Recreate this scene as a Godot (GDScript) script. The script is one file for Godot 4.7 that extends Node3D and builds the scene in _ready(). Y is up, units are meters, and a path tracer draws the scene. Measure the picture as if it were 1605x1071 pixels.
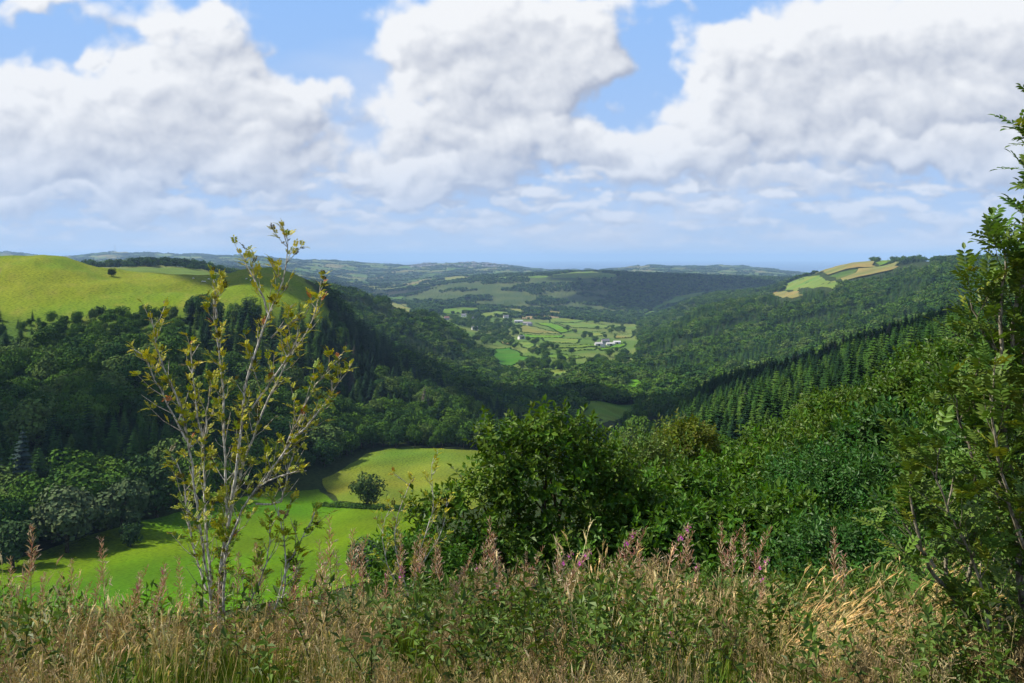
extends Node3D

# Welsh valley seen from a grassy bank: camera at the origin looks along -z, depth = -z.
const SEA := -262.0
const NEAR := 0.1
var rng := RandomNumberGenerator.new()
var nz := FastNoiseLite.new()
var nz2 := FastNoiseLite.new()
var names := {}
var sun_dir := Vector3(-0.66, 0.74, -0.12).normalized()   # towards the sun
var M := {}
var t0 := 0

# ---------------------------------------------------------------- helpers
class MB:
	var v := PackedVector3Array()
	var n := PackedVector3Array()
	var c := PackedColorArray()
	var i := PackedInt32Array()
	var uv := PackedVector2Array()
	func tri(a: Vector3, b: Vector3, d: Vector3, col: Color) -> void:
		var k := v.size()
		v.append(a); v.append(b); v.append(d)
		c.append(col); c.append(col); c.append(col)
		i.append(k); i.append(k + 1); i.append(k + 2)
	func quad(a: Vector3, b: Vector3, d: Vector3, e: Vector3, col: Color) -> void:
		var k := v.size()
		v.append(a); v.append(b); v.append(d); v.append(e)
		for q in 4: c.append(col)
		i.append(k); i.append(k + 1); i.append(k + 2); i.append(k); i.append(k + 2); i.append(k + 3)
	# folded two-sided leaf: base, side, tip, side
	func leaf(p: Vector3, dir: Vector3, up: Vector3, l: float, w: float, col: Color, curl := 0.15) -> void:
		var side := dir.cross(up)
		if side.length() < 0.01: side = dir.cross(Vector3(0.3, 0.2, 0.9))
		side = side.normalized()
		var nn := side.cross(dir).normalized()
		var tip := p + dir * l - nn * l * curl
		var mid := p + dir * l * 0.45
		var a := mid + side * w * 0.5 + nn * w * 0.18
		var b := mid - side * w * 0.5 + nn * w * 0.18
		var k := v.size()
		v.append(p); v.append(a); v.append(tip); v.append(b)
		for q in 4: c.append(col)
		i.append(k); i.append(k + 1); i.append(k + 2); i.append(k); i.append(k + 2); i.append(k + 3)
	# better leaf with six corners and a midrib fold
	func leaf6(p: Vector3, dir: Vector3, up: Vector3, l: float, w: float, col: Color, curl := 0.15) -> void:
		var side := dir.cross(up)
		if side.length() < 0.01: side = dir.cross(Vector3(0.3, 0.2, 0.9))
		side = side.normalized()
		var nn := side.cross(dir).normalized()
		var m1 := p + dir * l * 0.3
		var m2 := p + dir * l * 0.7 - nn * l * curl * 0.4
		var tip := p + dir * l - nn * l * curl
		var f := nn * w * 0.16
		var k := v.size()
		for q in [p, m1, m2, tip, m1 + side * w * 0.46 + f, m2 + side * w * 0.4 + f, m1 - side * w * 0.46 + f, m2 - side * w * 0.4 + f]: v.append(q)
		for q in 8: c.append(col)
		for q in [0, 4, 1, 1, 4, 5, 1, 5, 2, 2, 5, 3, 0, 1, 6, 1, 7, 6, 1, 2, 7, 2, 3, 7]: i.append(q + k)
	func tube(pts: Array, rad: Array, sides: int, col := Color(1, 1, 1), normals := true) -> void:
		var k0 := v.size()
		for q in pts.size():
			var d: Vector3 = (pts[mini(q + 1, pts.size() - 1)] - pts[maxi(q - 1, 0)]).normalized()
			var s := d.cross(Vector3(0.13, 0.31, 0.94)).normalized()
			var t := s.cross(d)
			for w in sides:
				var a := TAU * w / sides
				var o := s * cos(a) + t * sin(a)
				v.append(pts[q] + o * rad[q])
				if normals: n.append(o)
				c.append(col)
				uv.append(Vector2(float(w) / sides, q))
		for q in pts.size() - 1:
			for w in sides:
				var a := k0 + q * sides + w
				var b := k0 + q * sides + (w + 1) % sides
				i.append_array(PackedInt32Array([a, b, b + sides, a, b + sides, a + sides]))
	func done() -> ArrayMesh:
		var arr := []
		arr.resize(Mesh.ARRAY_MAX)
		arr[Mesh.ARRAY_VERTEX] = v
		if n.size() == v.size(): arr[Mesh.ARRAY_NORMAL] = n
		arr[Mesh.ARRAY_COLOR] = c
		if uv.size() == v.size(): arr[Mesh.ARRAY_TEX_UV] = uv
		arr[Mesh.ARRAY_INDEX] = i
		var m := ArrayMesh.new()
		m.add_surface_from_arrays(Mesh.PRIMITIVE_TRIANGLES, arr)
		return m

func rf(a: float, b: float) -> float: return rng.randf_range(a, b)
func rdir() -> Vector3:
	var z := rf(-1, 1); var a := rf(0, TAU); var r := sqrt(1 - z * z)
	return Vector3(r * cos(a), z, r * sin(a))
func lin(r: float, g: float, b: float) -> Color: return Color(r, g, b).linear_to_srgb()
func numbered(called: String) -> String:
	var k: int = names.get(called, 0)
	names[called] = k + 1
	return called if k == 0 else "%s_%03d" % [called, k]
func obj(called: String, mesh: Mesh, mat: Material, parent: Node = self) -> MeshInstance3D:
	var o := MeshInstance3D.new()
	o.name = numbered(called) if parent == self else called
	o.mesh = mesh
	o.material_override = mat
	parent.add_child(o, true)
	return o
func thing(called: String, label: String, category: String, at := Vector3.ZERO, group := "") -> Node3D:
	var o := Node3D.new()
	o.name = numbered(called)
	add_child(o)
	o.position = at
	tag(o, label, category, group)
	return o
func tag(o: Node, label: String, category: String, group := "", kind := "") -> void:
	if label: o.set_meta("label", label)
	if category: o.set_meta("category", category)
	if group: o.set_meta("group", group)
	if kind: o.set_meta("kind", kind)
func mm(called: String, mesh: Mesh, xf: Array, cols: Array, mat: Material, parent: Node = self) -> MultiMeshInstance3D:
	var m := MultiMesh.new()
	m.transform_format = MultiMesh.TRANSFORM_3D
	m.use_colors = true
	m.mesh = mesh
	m.instance_count = xf.size()
	for k in xf.size():
		m.set_instance_transform(k, xf[k])
		m.set_instance_color(k, cols[k])
	var o := MultiMeshInstance3D.new()
	o.name = numbered(called) if parent == self else called
	o.multimesh = m
	o.material_override = mat
	parent.add_child(o, true)
	return o
func stage(s: String) -> void:
	print(s, " ", Time.get_ticks_msec() - t0)

func noise_tex(freq: float, seed_: int, size: int, a: Color, b: Color, c: Color) -> NoiseTexture2D:
	var f := FastNoiseLite.new()
	f.seed = seed_; f.frequency = freq; f.noise_type = FastNoiseLite.TYPE_SIMPLEX_SMOOTH
	f.fractal_octaves = 5; f.fractal_gain = 0.6
	var g := Gradient.new()
	g.offsets = PackedFloat32Array([0.15, 0.5, 0.85]); g.colors = PackedColorArray([a, b, c])
	var t := NoiseTexture2D.new()
	t.width = size; t.height = size; t.seamless = true; t.noise = f; t.color_ramp = g
	return t
func mat(col: Color, rough := 0.8, vc := false) -> StandardMaterial3D:
	var m := StandardMaterial3D.new()
	m.albedo_color = col
	m.roughness = rough
	m.metallic_specular = 0.12
	m.vertex_color_use_as_albedo = vc
	m.cull_mode = BaseMaterial3D.CULL_DISABLED
	return m
func leaf_mat(col: Color, rough := 0.5, back := 0.5) -> StandardMaterial3D:
	var m := mat(col, rough, true)
	m.backlight_enabled = back > 0
	m.backlight = Color(back, back, back * 0.55)
	m.metallic_specular = 0.3 if rough < 0.6 else 0.1
	return m

# ---------------------------------------------------------------- terrain
# Each row: bearing column u (u = 802.5 + 1390 * x / depth), then 16 feature lines as [depth, dip], where height = (403 - dip) / 1390 * depth.
# lines: 0 near slope, 1-2 slope, 3 far edge of near meadows / right hill, 4-5 forest slope, 6 hill crest, 7 hollow, 8 second ridge, 9-10 valley floor, 11 foot, 12 plateau crest, 13-14 far land, 15 coast
var COLS := [
	[-900, [50,1085],[100,1015],[155,934],[215,880],[340,640],[480,470],[640,380],[850,400],[1400,405],[1900,415],[2600,425],[3300,425],[4500,415],[6000,412],[9500,394],[11500,427]],
	[-400, [50,1085],[100,1015],[155,934],[215,880],[340,650],[480,480],[640,392],[850,420],[1400,419],[1900,430],[2600,440],[3300,430],[4500,418],[6000,415],[9500,394],[11500,427]],
	[0, [50,1085],[100,1015],[155,934],[215,878],[340,660],[480,484],[640,402],[850,428],[1400,421],[1900,432],[2600,440],[3300,430],[4500,418],[6000,415],[9500,395],[11500,427]],
	[90, [50,1085],[100,1015],[152,944],[225,858],[345,652],[485,482],[640,405],[850,428],[1400,421],[1900,432],[2600,440],[3300,430],[4500,418],[6000,415],[9500,403],[11500,427]],
	[170, [50,1085],[100,1015],[150,948],[238,836],[350,645],[490,480],[640,425],[850,432],[1400,420],[1900,432],[2600,440],[3300,430],[4500,418],[6000,416],[9500,397],[11500,427]],
	[240, [50,1085],[100,1015],[150,948],[252,815],[360,642],[495,479],[640,432],[850,435],[1400,417],[1900,432],[2600,440],[3300,430],[4500,418],[6000,416],[9500,398],[11500,427]],
	[330, [50,1085],[100,1015],[150,945],[280,790],[380,632],[505,478],[640,430],[900,440],[1400,424],[1900,434],[2600,442],[3300,432],[4500,420],[6000,417],[9500,400],[11500,427]],
	[420, [50,1085],[100,1015],[150,935],[315,764],[405,620],[520,480],[640,420],[900,455],[1300,446],[1900,448],[2600,452],[3300,440],[4500,428],[6000,422],[9500,404],[11500,427]],
	[500, [50,1085],[100,1015],[160,915],[350,745],[435,614],[560,500],[660,452],[950,512],[1300,454],[1800,462],[2600,466],[3300,455],[4500,440],[6000,430],[9500,408],[11500,427]],
	[560, [50,1080],[100,1010],[170,890],[385,715],[480,618],[600,545],[700,514],[950,556],[1400,463],[1800,476],[2600,480],[3200,468],[4500,450],[6000,440],[9500,411],[11500,427]],
	[620, [50,1070],[100,1000],[175,885],[392,707],[500,632],[640,576],[760,550],[950,578],[1400,484],[1800,500],[2500,490],[3100,478],[4400,455],[6000,438],[9500,416],[11500,428]],
	[700, [50,1050],[100,985],[180,880],[392,706],[520,648],[680,608],[820,588],[1000,596],[1400,515],[1800,516],[2400,494],[2900,480],[4200,442],[6000,432],[9500,413],[11500,428]],
	[780, [50,1020],[100,970],[180,876],[395,712],[560,664],[740,632],[900,612],[1050,600],[1300,572],[1800,529],[2400,500],[2900,485],[4100,434],[6000,430],[9500,415],[11500,428]],
	[850, [50,1000],[100,950],[180,872],[400,722],[590,672],[760,640],[930,612],[1100,590],[1300,562],[1800,529],[2400,503],[2900,489],[4000,430],[6000,430],[9500,423],[11500,428]],
	[930, [50,970],[100,910],[180,850],[400,738],[620,664],[740,636],[920,604],[1100,583],[1300,562],[1800,529],[2400,505],[2900,493],[4000,428],[6000,428],[9500,424],[11500,428]],
	[1000, [50,920],[100,840],[170,780],[320,715],[440,684],[700,662],[930,606],[1130,580],[1350,556],[1800,530],[2400,508],[2900,496],[4000,431],[6000,430],[9500,418],[11500,428]],
	[1100, [50,850],[100,770],[170,710],[300,655],[420,622],[600,662],[850,606],[1050,572],[1550,492],[1900,506],[2500,468],[3100,486],[4100,435],[6000,432],[9500,417],[11500,428]],
	[1200, [50,800],[100,730],[170,665],[290,618],[410,592],[580,640],[800,596],[1050,552],[1600,474],[1950,482],[2500,456],[3100,474],[4200,437],[6000,434],[9500,421],[11500,428]],
	[1270, [50,765],[100,700],[170,640],[285,598],[405,574],[570,625],[790,582],[1080,530],[1550,462],[1900,452],[2350,432],[3000,445],[4200,440],[6000,436],[9500,430],[11500,428]],
	[1330, [50,740],[100,670],[170,612],[280,575],[400,552],[560,606],[780,562],[1090,512],[1500,455],[1900,432],[2250,414],[2900,435],[4200,440],[6000,436],[9500,430],[11500,428]],
	[1400, [50,715],[100,640],[170,588],[280,552],[400,530],[560,580],[800,535],[1100,488],[1500,444],[1900,419],[2200,409],[2900,430],[4200,440],[6000,436],[9500,430],[11500,428]],
	[1500, [50,690],[100,602],[170,552],[280,522],[400,500],[560,550],[800,505],[1100,458],[1500,420],[1850,409],[2150,410],[2900,430],[4200,440],[6000,436],[9500,430],[11500,428]],
	[1605, [50,670],[100,580],[170,528],[280,500],[400,478],[560,520],[800,482],[1100,445],[1500,415],[1850,408],[2150,412],[2900,430],[4200,440],[6000,436],[9500,430],[11500,428]],
	[1900, [50,640],[100,550],[170,500],[280,475],[400,452],[560,490],[800,455],[1100,430],[1500,412],[1850,408],[2150,412],[2900,430],[4200,440],[6000,436],[9500,430],[11500,428]],
	[2400, [50,620],[100,540],[170,490],[280,465],[400,442],[560,480],[800,450],[1100,430],[1500,412],[1850,408],[2150,412],[2900,430],[4200,440],[6000,436],[9500,430],[11500,428]],
]
const S0 := -1.1
const S1 := 1.1
const NS := 520
const D0 := 50.0
const D1 := 14000.0
const ND := 300
var HT := PackedFloat32Array()
var KD := []      # per fine column: depths of the 16 lines

func uv_s(u: float) -> float: return (u - 802.5) / 1390.0
func cr(a: float, b: float, c: float, d: float, t: float) -> float:
	return b + 0.5 * t * (c - a + t * (2 * a - 5 * b + 4 * c - d + t * (3 * (b - c) + d - a)))

func build_table() -> void:
	HT.resize(NS * ND)
	var L := log(D1 / D0)
	for j in NS:
		var s := S0 + (S1 - S0) * j / (NS - 1)
		var u := 802.5 + 1390.0 * s
		var k := 0
		while k < COLS.size() - 2 and COLS[k + 1][0] <= u: k += 1
		var t := clampf((u - COLS[k][0]) / float(COLS[k + 1][0] - COLS[k][0]), 0, 1)
		var a: Array = COLS[maxi(k - 1, 0)]; var b: Array = COLS[k]; var c: Array = COLS[k + 1]; var d: Array = COLS[mini(k + 2, COLS.size() - 1)]
		var ds := PackedFloat32Array(); var ys := PackedFloat32Array()
		for q in range(1, 17):
			var dd := cr(a[q][0], b[q][0], c[q][0], d[q][0], t)
			var vv := cr(a[q][1], b[q][1], c[q][1], d[q][1], t)
			ds.append(dd); ys.append((403.0 - vv) / 1390.0 * dd)
		KD.append(ds.duplicate())
		ys[15] = SEA + 6.0
		ds.append(12300.0); ys.append(SEA - 14.0)
		ds.append(16000.0); ys.append(SEA - 40.0)
		# monotone cubic along the depth
		var n := ds.size()
		var m := PackedFloat32Array(); m.resize(n)
		var sl := PackedFloat32Array()
		for q in n - 1: sl.append((ys[q + 1] - ys[q]) / (ds[q + 1] - ds[q]))
		m[0] = sl[0]; m[n - 1] = sl[n - 2]
		for q in range(1, n - 1):
			if sl[q - 1] * sl[q] <= 0: m[q] = 0
			else:
				var h0 := ds[q] - ds[q - 1]; var h1 := ds[q + 1] - ds[q]
				m[q] = 3 * (h0 + h1) / ((2 * h1 + h0) / sl[q - 1] + (h1 + 2 * h0) / sl[q])
		var seg := 0
		for r in ND:
			var dep := D0 * exp(L * r / (ND - 1))
			while seg < n - 2 and ds[seg + 1] < dep: seg += 1
			var h := ds[seg + 1] - ds[seg]
			var w := (dep - ds[seg]) / h
			var y := ys[seg] * (1 + 2 * w) * (1 - w) * (1 - w) + m[seg] * h * w * (1 - w) * (1 - w) + ys[seg + 1] * w * w * (3 - 2 * w) + m[seg + 1] * h * w * w * (w - 1)
			var x := s * dep
			var fade := smoothstep(120, 400, dep) * (1 - smoothstep(11000, 11600, dep))
			y += fade * (nz.get_noise_2d(x, dep) * (1.0 + dep * 0.0012) + nz2.get_noise_2d(x, dep) * clampf(dep * 0.0030 - 4.0, 0, 26))
			if u < 560: y += smoothstep(470, 560, dep) * (1 - smoothstep(640, 760, dep)) * nz.get_noise_2d(x * 0.55 + 31, dep * 0.8) * 4.5
			HT[j * ND + r] = y

const NEARP := [[-40, 1.0], [0, -1.7], [3, -2.1], [5, -2.5], [7, -3.05], [9, -3.75], [10, -4.15]]
func table_y(s: float, dep: float) -> float:
	var fj := clampf((s - S0) / (S1 - S0) * (NS - 1), 0, NS - 1.001)
	var fr := clampf(log(maxf(dep, D0) / D0) / log(D1 / D0) * (ND - 1), 0, ND - 1.001)
	var j := int(fj); var r := int(fr); fj -= j; fr -= r
	var o := j * ND + r
	return lerpf(lerpf(HT[o], HT[o + 1], fr), lerpf(HT[o + ND], HT[o + ND + 1], fr), fj)
func H(x: float, z: float) -> float:
	var dep := -z
	if dep >= D0: return table_y(x / dep, dep)
	if dep > 10.0:
		var t := (dep - 10.0) / 40.0
		var e := table_y(x / D0 * lerpf(2.2, 1.0, t), D0)
		return lerpf(-4.15 - 0.42 * smoothstep(-0.3, -2.4, x), e, t) + nz.get_noise_2d(x * 8, dep * 8) * 0.25 * (1 - t)
	for k in NEARP.size() - 1:
		if dep <= NEARP[k + 1][0]:
			var t := clampf((dep - NEARP[k][0]) / float(NEARP[k + 1][0] - NEARP[k][0]), 0, 1)
			return lerpf(NEARP[k][1], NEARP[k + 1][1], t) + nz.get_noise_2d(x * 8, dep * 8) * 0.12 - 0.42 * smoothstep(5, 10, dep) * smoothstep(-0.3, -2.4, x)
	return 0.0
func kd(k: int, u: float) -> float:
	var fj := clampf((uv_s(u) - S0) / (S1 - S0) * (NS - 1), 0, NS - 1.001)
	var j := int(fj)
	return lerpf(KD[j][k], KD[j + 1][k], fj - j)
# where a line of sight at that bearing and dip meets the ground beyond some depth
func at(u: float, v: float, from := 60.0) -> Vector3:
	var s := uv_s(u); var t := (403.0 - v) / 1390.0
	var d := from
	while d < 13000.0:
		if table_y(s, d) >= t * d: break
		d *= 1.004
	return Vector3(s * d, table_y(s, d), -d)

func _ready() -> void:
	t0 = Time.get_ticks_msec()
	rng.seed = 7
	nz.seed = 3; nz.frequency = 0.02; nz.fractal_octaves = 4
	nz2.seed = 11; nz2.frequency = 0.0016; nz2.fractal_octaves = 4
	build_camera_and_light()
	stage("sky")
	build_table()
	materials()
	field_list()
	stage("table")
	build_ground()
	build_fields()
	stage("ground")
	build_clouds()
	build_far()
	build_forests()
	stage("forests")
	build_valley()
	build_lone_trees()
	stage("valley")
	build_thickets()
	build_rowans()
	stage("bushes")
	build_bank()
	stage("bank")

# ---------------------------------------------------------------- camera, sky, sun
func build_camera_and_light() -> void:
	var cam := Camera3D.new()
	cam.projection = Camera3D.PROJECTION_FRUSTUM
	cam.near = NEAR; cam.far = 120000.0
	cam.size = 2.0 * NEAR * 535.5 / 1390.0
	cam.frustum_offset = Vector2(0, -NEAR * (535.5 - 403.0) / 1390.0)
	add_child(cam)
	cam.current = true
	var env := Environment.new()
	env.tonemap_mode = Environment.TONE_MAPPER_LINEAR
	env.tonemap_exposure = 1.85
	env.background_mode = Environment.BG_SKY
	var sky := Sky.new()
	var pan := PanoramaSkyMaterial.new()
	pan.panorama = ImageTexture.create_from_image(sky_image())
	sky.sky_material = pan
	env.sky = sky
	env.background_energy_multiplier = 0.53
	env.sdfgi_enabled = true; env.ssao_enabled = true; env.ssil_enabled = true
	env.fog_enabled = true
	env.fog_density = 0.000055
	env.fog_light_color = Color(0.68, 0.83, 1.0)
	var we := WorldEnvironment.new()
	we.environment = env
	add_child(we)
	var sun := DirectionalLight3D.new()
	sun.light_energy = 1.6
	sun.light_color = Color(1.0, 0.965, 0.9)
	sun.light_angular_distance = 0.5
	sun.shadow_enabled = true
	add_child(sun)
	sun.look_at_from_position(sun_dir * 100.0, Vector3.ZERO)

var cn := FastNoiseLite.new()
var cn2 := FastNoiseLite.new()
var cb := FastNoiseLite.new()
# cloud masses: bearing u, dip v, half width, half height, weight
const CB := [
	[300,75,100,65,0.9],[190,15,170,35,0.6],[40,12,80,22,0.5],[165,95,26,16,0.6],[60,135,80,40,0.8],[190,170,120,60,0.9],[330,160,120,70,0.9],[440,175,80,45,0.7],[130,215,150,55,0.9],[280,225,110,55,0.9],[430,230,80,40,0.6],[60,265,110,50,0.9],[210,285,60,36,0.8],[400,270,90,48,1.0],[130,325,150,26,0.7],[290,340,60,20,0.6],[420,325,50,18,0.6],[-80,230,160,120,1.0],
	[700,50,120,75,0.9],[820,60,130,80,1.0],[620,80,70,45,0.5],[760,150,120,80,1.0],[880,120,75,70,0.9],[660,200,70,60,0.8],[780,235,90,50,0.8],[690,285,85,40,1.0],[650,315,55,16,0.7],[1000,12,90,16,0.45],
	[1140,95,70,65,1.0],[1185,65,40,35,0.9],[1120,180,75,70,1.0],[1290,80,110,80,1.0],[1230,190,90,55,0.9],[1450,70,150,80,1.0],[1600,60,120,100,1.0],[1380,160,120,50,1.0],[1530,150,120,50,1.0],[940,240,70,42,1.0],[1020,225,50,35,0.9],[985,170,22,14,0.6],[1090,260,110,34,0.9],[1330,235,100,42,0.9],[1480,230,90,45,1.0],[1580,255,90,50,1.0],[1280,290,120,26,0.8],[960,290,90,24,0.7],[1690,220,90,90,1.0],
	[790,315,32,18,0.9],[850,305,40,18,0.7],[930,330,90,16,0.6],[1080,320,80,18,0.6],[1190,335,60,14,0.5],[1540,335,90,22,0.6],[560,330,32,14,0.6],[520,175,70,40,0.42],[545,250,60,40,0.34],[500,300,70,26,0.4],[600,270,50,40,0.45],[870,215,60,40,0.4],[1240,130,60,60,0.6],[80,360,150,12,0.4],[380,365,120,10,0.35],[700,345,120,14,0.45],[1050,362,160,10,0.35],[1400,345,120,16,0.45],
]
var cloud_low := 0.0    # how far down in its cloud mass the last sample lay
func cloud_density(dx: float, dy: float, dz: float) -> float:
	# everywhere: broken cumulus on a level sheet; ahead: the masses seen over the valley
	var el := dy + 0.10
	var px := dx / el; var pz := dz / el
	var general := 0.50 + cn.get_noise_2d(px * 26.0, pz * 26.0) * 1.0 - cb.get_noise_2d(px * 30.0, pz * 30.0) * 0.25
	var d := general
	cloud_low = 0.1
	if dz < -0.3:
		var u := 802.5 + 1390.0 * dx / -dz
		var v := 403.0 - 1390.0 * dy / -dz
		var w := smoothstep(-500, -150, u) * (1 - smoothstep(1750, 2100, u)) * smoothstep(-420, -120, v)
		if w > 0:
			var wu := cn2.get_noise_2d(u * 0.6, v * 0.6) * 70.0
			var wv := cn2.get_noise_2d(u * 0.6 + 900, v * 0.6) * 40.0
			var q := 0.0; var low := 0.0; var lw := 1e-4
			for b in CB:
				var a: float = (u + wu - b[0]) / b[2]
				var c: float = (v + wv - b[1]) / b[3]
				if c > 0: c *= 1.25
				var r := a * a + c * c
				if r < 4.0:
					var g: float = b[4] * exp(-r * r * 0.6)
					q += g
					var g4 := pow(g / b[4] * (1.0 + b[1] * 0.0012), 5.0)    # the nearer puff hides the one behind
					low += g4 * (c * 0.85 + a * 0.4); lw += g4
			var f := cn.get_noise_2d(u * 0.6, v * 0.8)
			var puff := -cb.get_noise_2d(u * 0.9, v * 1.1)    # rounded billows, creased between
			var local := minf(q * 0.85, 1.0) + f * 0.26 + puff * 0.24 - 0.05
			# small cumulus in rows, flattened by distance, low over the sea
			var row := smoothstep(215, 300, v)
			if row > 0:
				var st := cn.get_noise_2d(u * 0.9 + 2000, v * 3.2) * 0.9 - cb.get_noise_2d(u * 2.0, v * 4.4) * 0.22 + 0.50
				local = maxf(local, st * row * (1.0 - 0.35 * smoothstep(330, 395, v)))
			d = lerpf(general, local, w)
			cloud_low = clampf(low / lw, -1.2, 1.2)
	return d
func sky_color(dx: float, dy: float, dz: float) -> Color:
	var h := clampf(dy, 0, 1)
	var t := pow(h, 0.55)
	var blue := Color(0.56, 0.69, 0.88).lerp(Color(0.30, 0.54, 0.98), clampf(t * 1.9, 0, 1)).lerp(Color(0.17, 0.38, 0.90), clampf((t - 0.5) * 1.6, 0, 1))
	blue = blue.lerp(Color(0.74, 0.80, 0.92), clampf(cn2.get_noise_2d(dx / (dy + 0.15) * 40.0, dz / (dy + 0.15) * 40.0) * 1.0 + 0.03, 0, 0.35))    # thin veil
	var d := cloud_density(dx, dy, dz)
	var a := smoothstep(0.13, 0.66, d)
	if a <= 0: return blue
	var low := cloud_low
	var o := 0.034
	var e := cloud_density(dx - o * 0.9, dy + o * 1.1, dz)
	var e2 := cloud_density(dx - o * 0.22, dy + o * 0.3, dz)
	var lit := clampf(0.60 + (d - e) * 0.50 + (d - e2) * 0.75 - low * 0.36 - maxf(0, d - 0.8) * 0.22, 0, 1)
	var grey := Color(0.43, 0.48, 0.60)
	var white := Color(0.95, 0.965, 0.99)
	var c := grey.lerp(white, lit)
	c = c.lerp(Color(0.55, 0.66, 0.87), 0.8 * exp(-h * 12.0))   # far clouds sink into the air
	return blue.lerp(c, a * (0.55 + 0.45 * smoothstep(0.0, 0.14, h)))
func sky_image() -> Image:
	cn.seed = 5; cn.frequency = 0.011; cn.fractal_octaves = 6; cn.fractal_gain = 0.47; cn.noise_type = FastNoiseLite.TYPE_SIMPLEX_SMOOTH
	cn2.seed = 9; cn2.frequency = 0.012; cn2.fractal_octaves = 5; cn2.fractal_gain = 0.47
	cb.seed = 17; cb.frequency = 0.011; cb.noise_type = FastNoiseLite.TYPE_SIMPLEX_SMOOTH; cb.fractal_type = FastNoiseLite.FRACTAL_RIDGED; cb.fractal_octaves = 5; cb.fractal_gain = 0.5
	var W := 4096; var Hh := 2048
	var cw := 512; var ch := 128
	var im := Image.create(cw, ch, false, Image.FORMAT_RGBF)
	for y in ch:
		var el := PI / 2 * (1.0 - (y + 0.5) / ch)
		for x in cw:
			var az := TAU * ((x + 0.5) / cw - 0.5)
			im.set_pixel(x, y, sky_color(sin(az) * cos(el), sin(el), -cos(az) * cos(el)))
	im.resize(W, Hh / 2, Image.INTERPOLATE_BILINEAR)
	# the part ahead at full detail
	var x0 := W / 2 - 420; var y0 := Hh / 2 - 290
	var fine := Image.create(840, 290, false, Image.FORMAT_RGBF)
	for y in 290:
		var el := PI / 2 - PI * (y + y0 + 0.5) / Hh
		for x in 840:
			var az := TAU * ((x + x0 + 0.5) / W - 0.5)
			fine.set_pixel(x, y, sky_color(sin(az) * cos(el), sin(el), -cos(az) * cos(el)))
	im.blit_rect(fine, Rect2i(0, 0, 840, 290), Vector2i(x0, y0))
	var full := Image.create(W, Hh, false, Image.FORMAT_RGBF)
	full.fill(Color(0.56, 0.69, 0.88))
	# the left and right edges of a panorama look along -z
	full.blit_rect(im, Rect2i(W / 2, 0, W / 2, Hh / 2), Vector2i.ZERO)
	full.blit_rect(im, Rect2i(0, 0, W / 2, Hh / 2), Vector2i(W / 2, 0))
	return full

# ---------------------------------------------------------------- materials
func materials() -> void:
	var g := mat(Color.WHITE, 0.95, true)
	g.albedo_texture = noise_tex(0.03, 4, 512, Color(0.55, 0.60, 0.5), Color(0.88, 0.89, 0.84), Color(1, 1, 1))
	g.uv1_triplanar = true; g.uv1_world_triplanar = true; g.uv1_scale = Vector3.ONE / 34.0
	M.ground = g
	var f := g.duplicate() as StandardMaterial3D
	f.uv1_scale = Vector3.ONE / 19.0
	M.field = f
	var n := mat(Color.WHITE, 0.95, true)
	n.albedo_texture = noise_tex(0.04, 8, 512, Color(0.45, 0.42, 0.38), Color(0.8, 0.78, 0.7), Color(1, 1, 1))
	n.uv1_triplanar = true; n.uv1_world_triplanar = true; n.uv1_scale = Vector3.ONE / 1.7
	M.bank = n
	M.crown = leaf_mat(Color.WHITE, 0.75, 0.14)
	M.conifer = leaf_mat(Color.WHITE, 0.8, 0.12)
	var bark := mat(Color.WHITE, 0.9, true)
	bark.albedo_texture = noise_tex(0.02, 21, 256, Color(0.35, 0.33, 0.3), Color(0.75, 0.74, 0.7), Color(1, 1, 1))
	bark.uv1_triplanar = true; bark.uv1_scale = Vector3(9, 3, 9)
	M.bark = bark
	M.leaf = leaf_mat(Color.WHITE, 0.48, 0.8)
	M.rowan_leaf = leaf_mat(Color.WHITE, 0.52, 0.7)
	M.rowan_leaf.metallic_specular = 0.32
	M.grass = leaf_mat(Color.WHITE, 0.6, 0.6)
	M.fern = leaf_mat(Color.WHITE, 0.7, 0.6)
	M.plain = mat(Color.WHITE, 0.8, true)
	var sea := mat(lin(0.035, 0.075, 0.14), 0.35)
	sea.normal_enabled = true
	var nt := noise_tex(0.03, 31, 256, Color.BLACK, Color.GRAY, Color.WHITE)
	nt.as_normal_map = true; nt.bump_strength = 2.0
	sea.normal_texture = nt
	sea.uv1_triplanar = true; sea.uv1_world_triplanar = true; sea.uv1_scale = Vector3.ONE / 180.0
	M.sea = sea
	M.cloud = mat(lin(0.85, 0.86, 0.88), 1.0)

# ---------------------------------------------------------------- fields
var FIELDS := []   # {poly: PackedVector2Array in x,z, col, label}
func z7(X: float, Y: float) -> Vector2: return Vector2(640 + X / 4.0125, 460 + Y / 4.0125)
func z3(X: float, Y: float) -> Vector2: return Vector2(960 + X / 2.488, 380 + Y / 2.488)
func z2(X: float, Y: float) -> Vector2: return Vector2(480 + X / 2.972, 380 + Y / 2.972)
func add_field(kind: int, pts: Array, col: Color, from: float, called := "field", what := "") -> void:
	var poly := PackedVector2Array(); var seen_poly := PackedVector2Array()
	for q in range(0, pts.size(), 2):
		var p: Vector2 = z7(pts[q], pts[q + 1]) if kind == 7 else z3(pts[q], pts[q + 1]) if kind == 3 else z2(pts[q], pts[q + 1]) if kind == 2 else Vector2(pts[q], pts[q + 1])
		var g := at(p.x, p.y, from)
		poly.append(Vector2(g.x, g.z))
		seen_poly.append(p)
	FIELDS.append({"poly": poly, "col": col, "called": called, "what": what, "sight": seen_poly})
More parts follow.
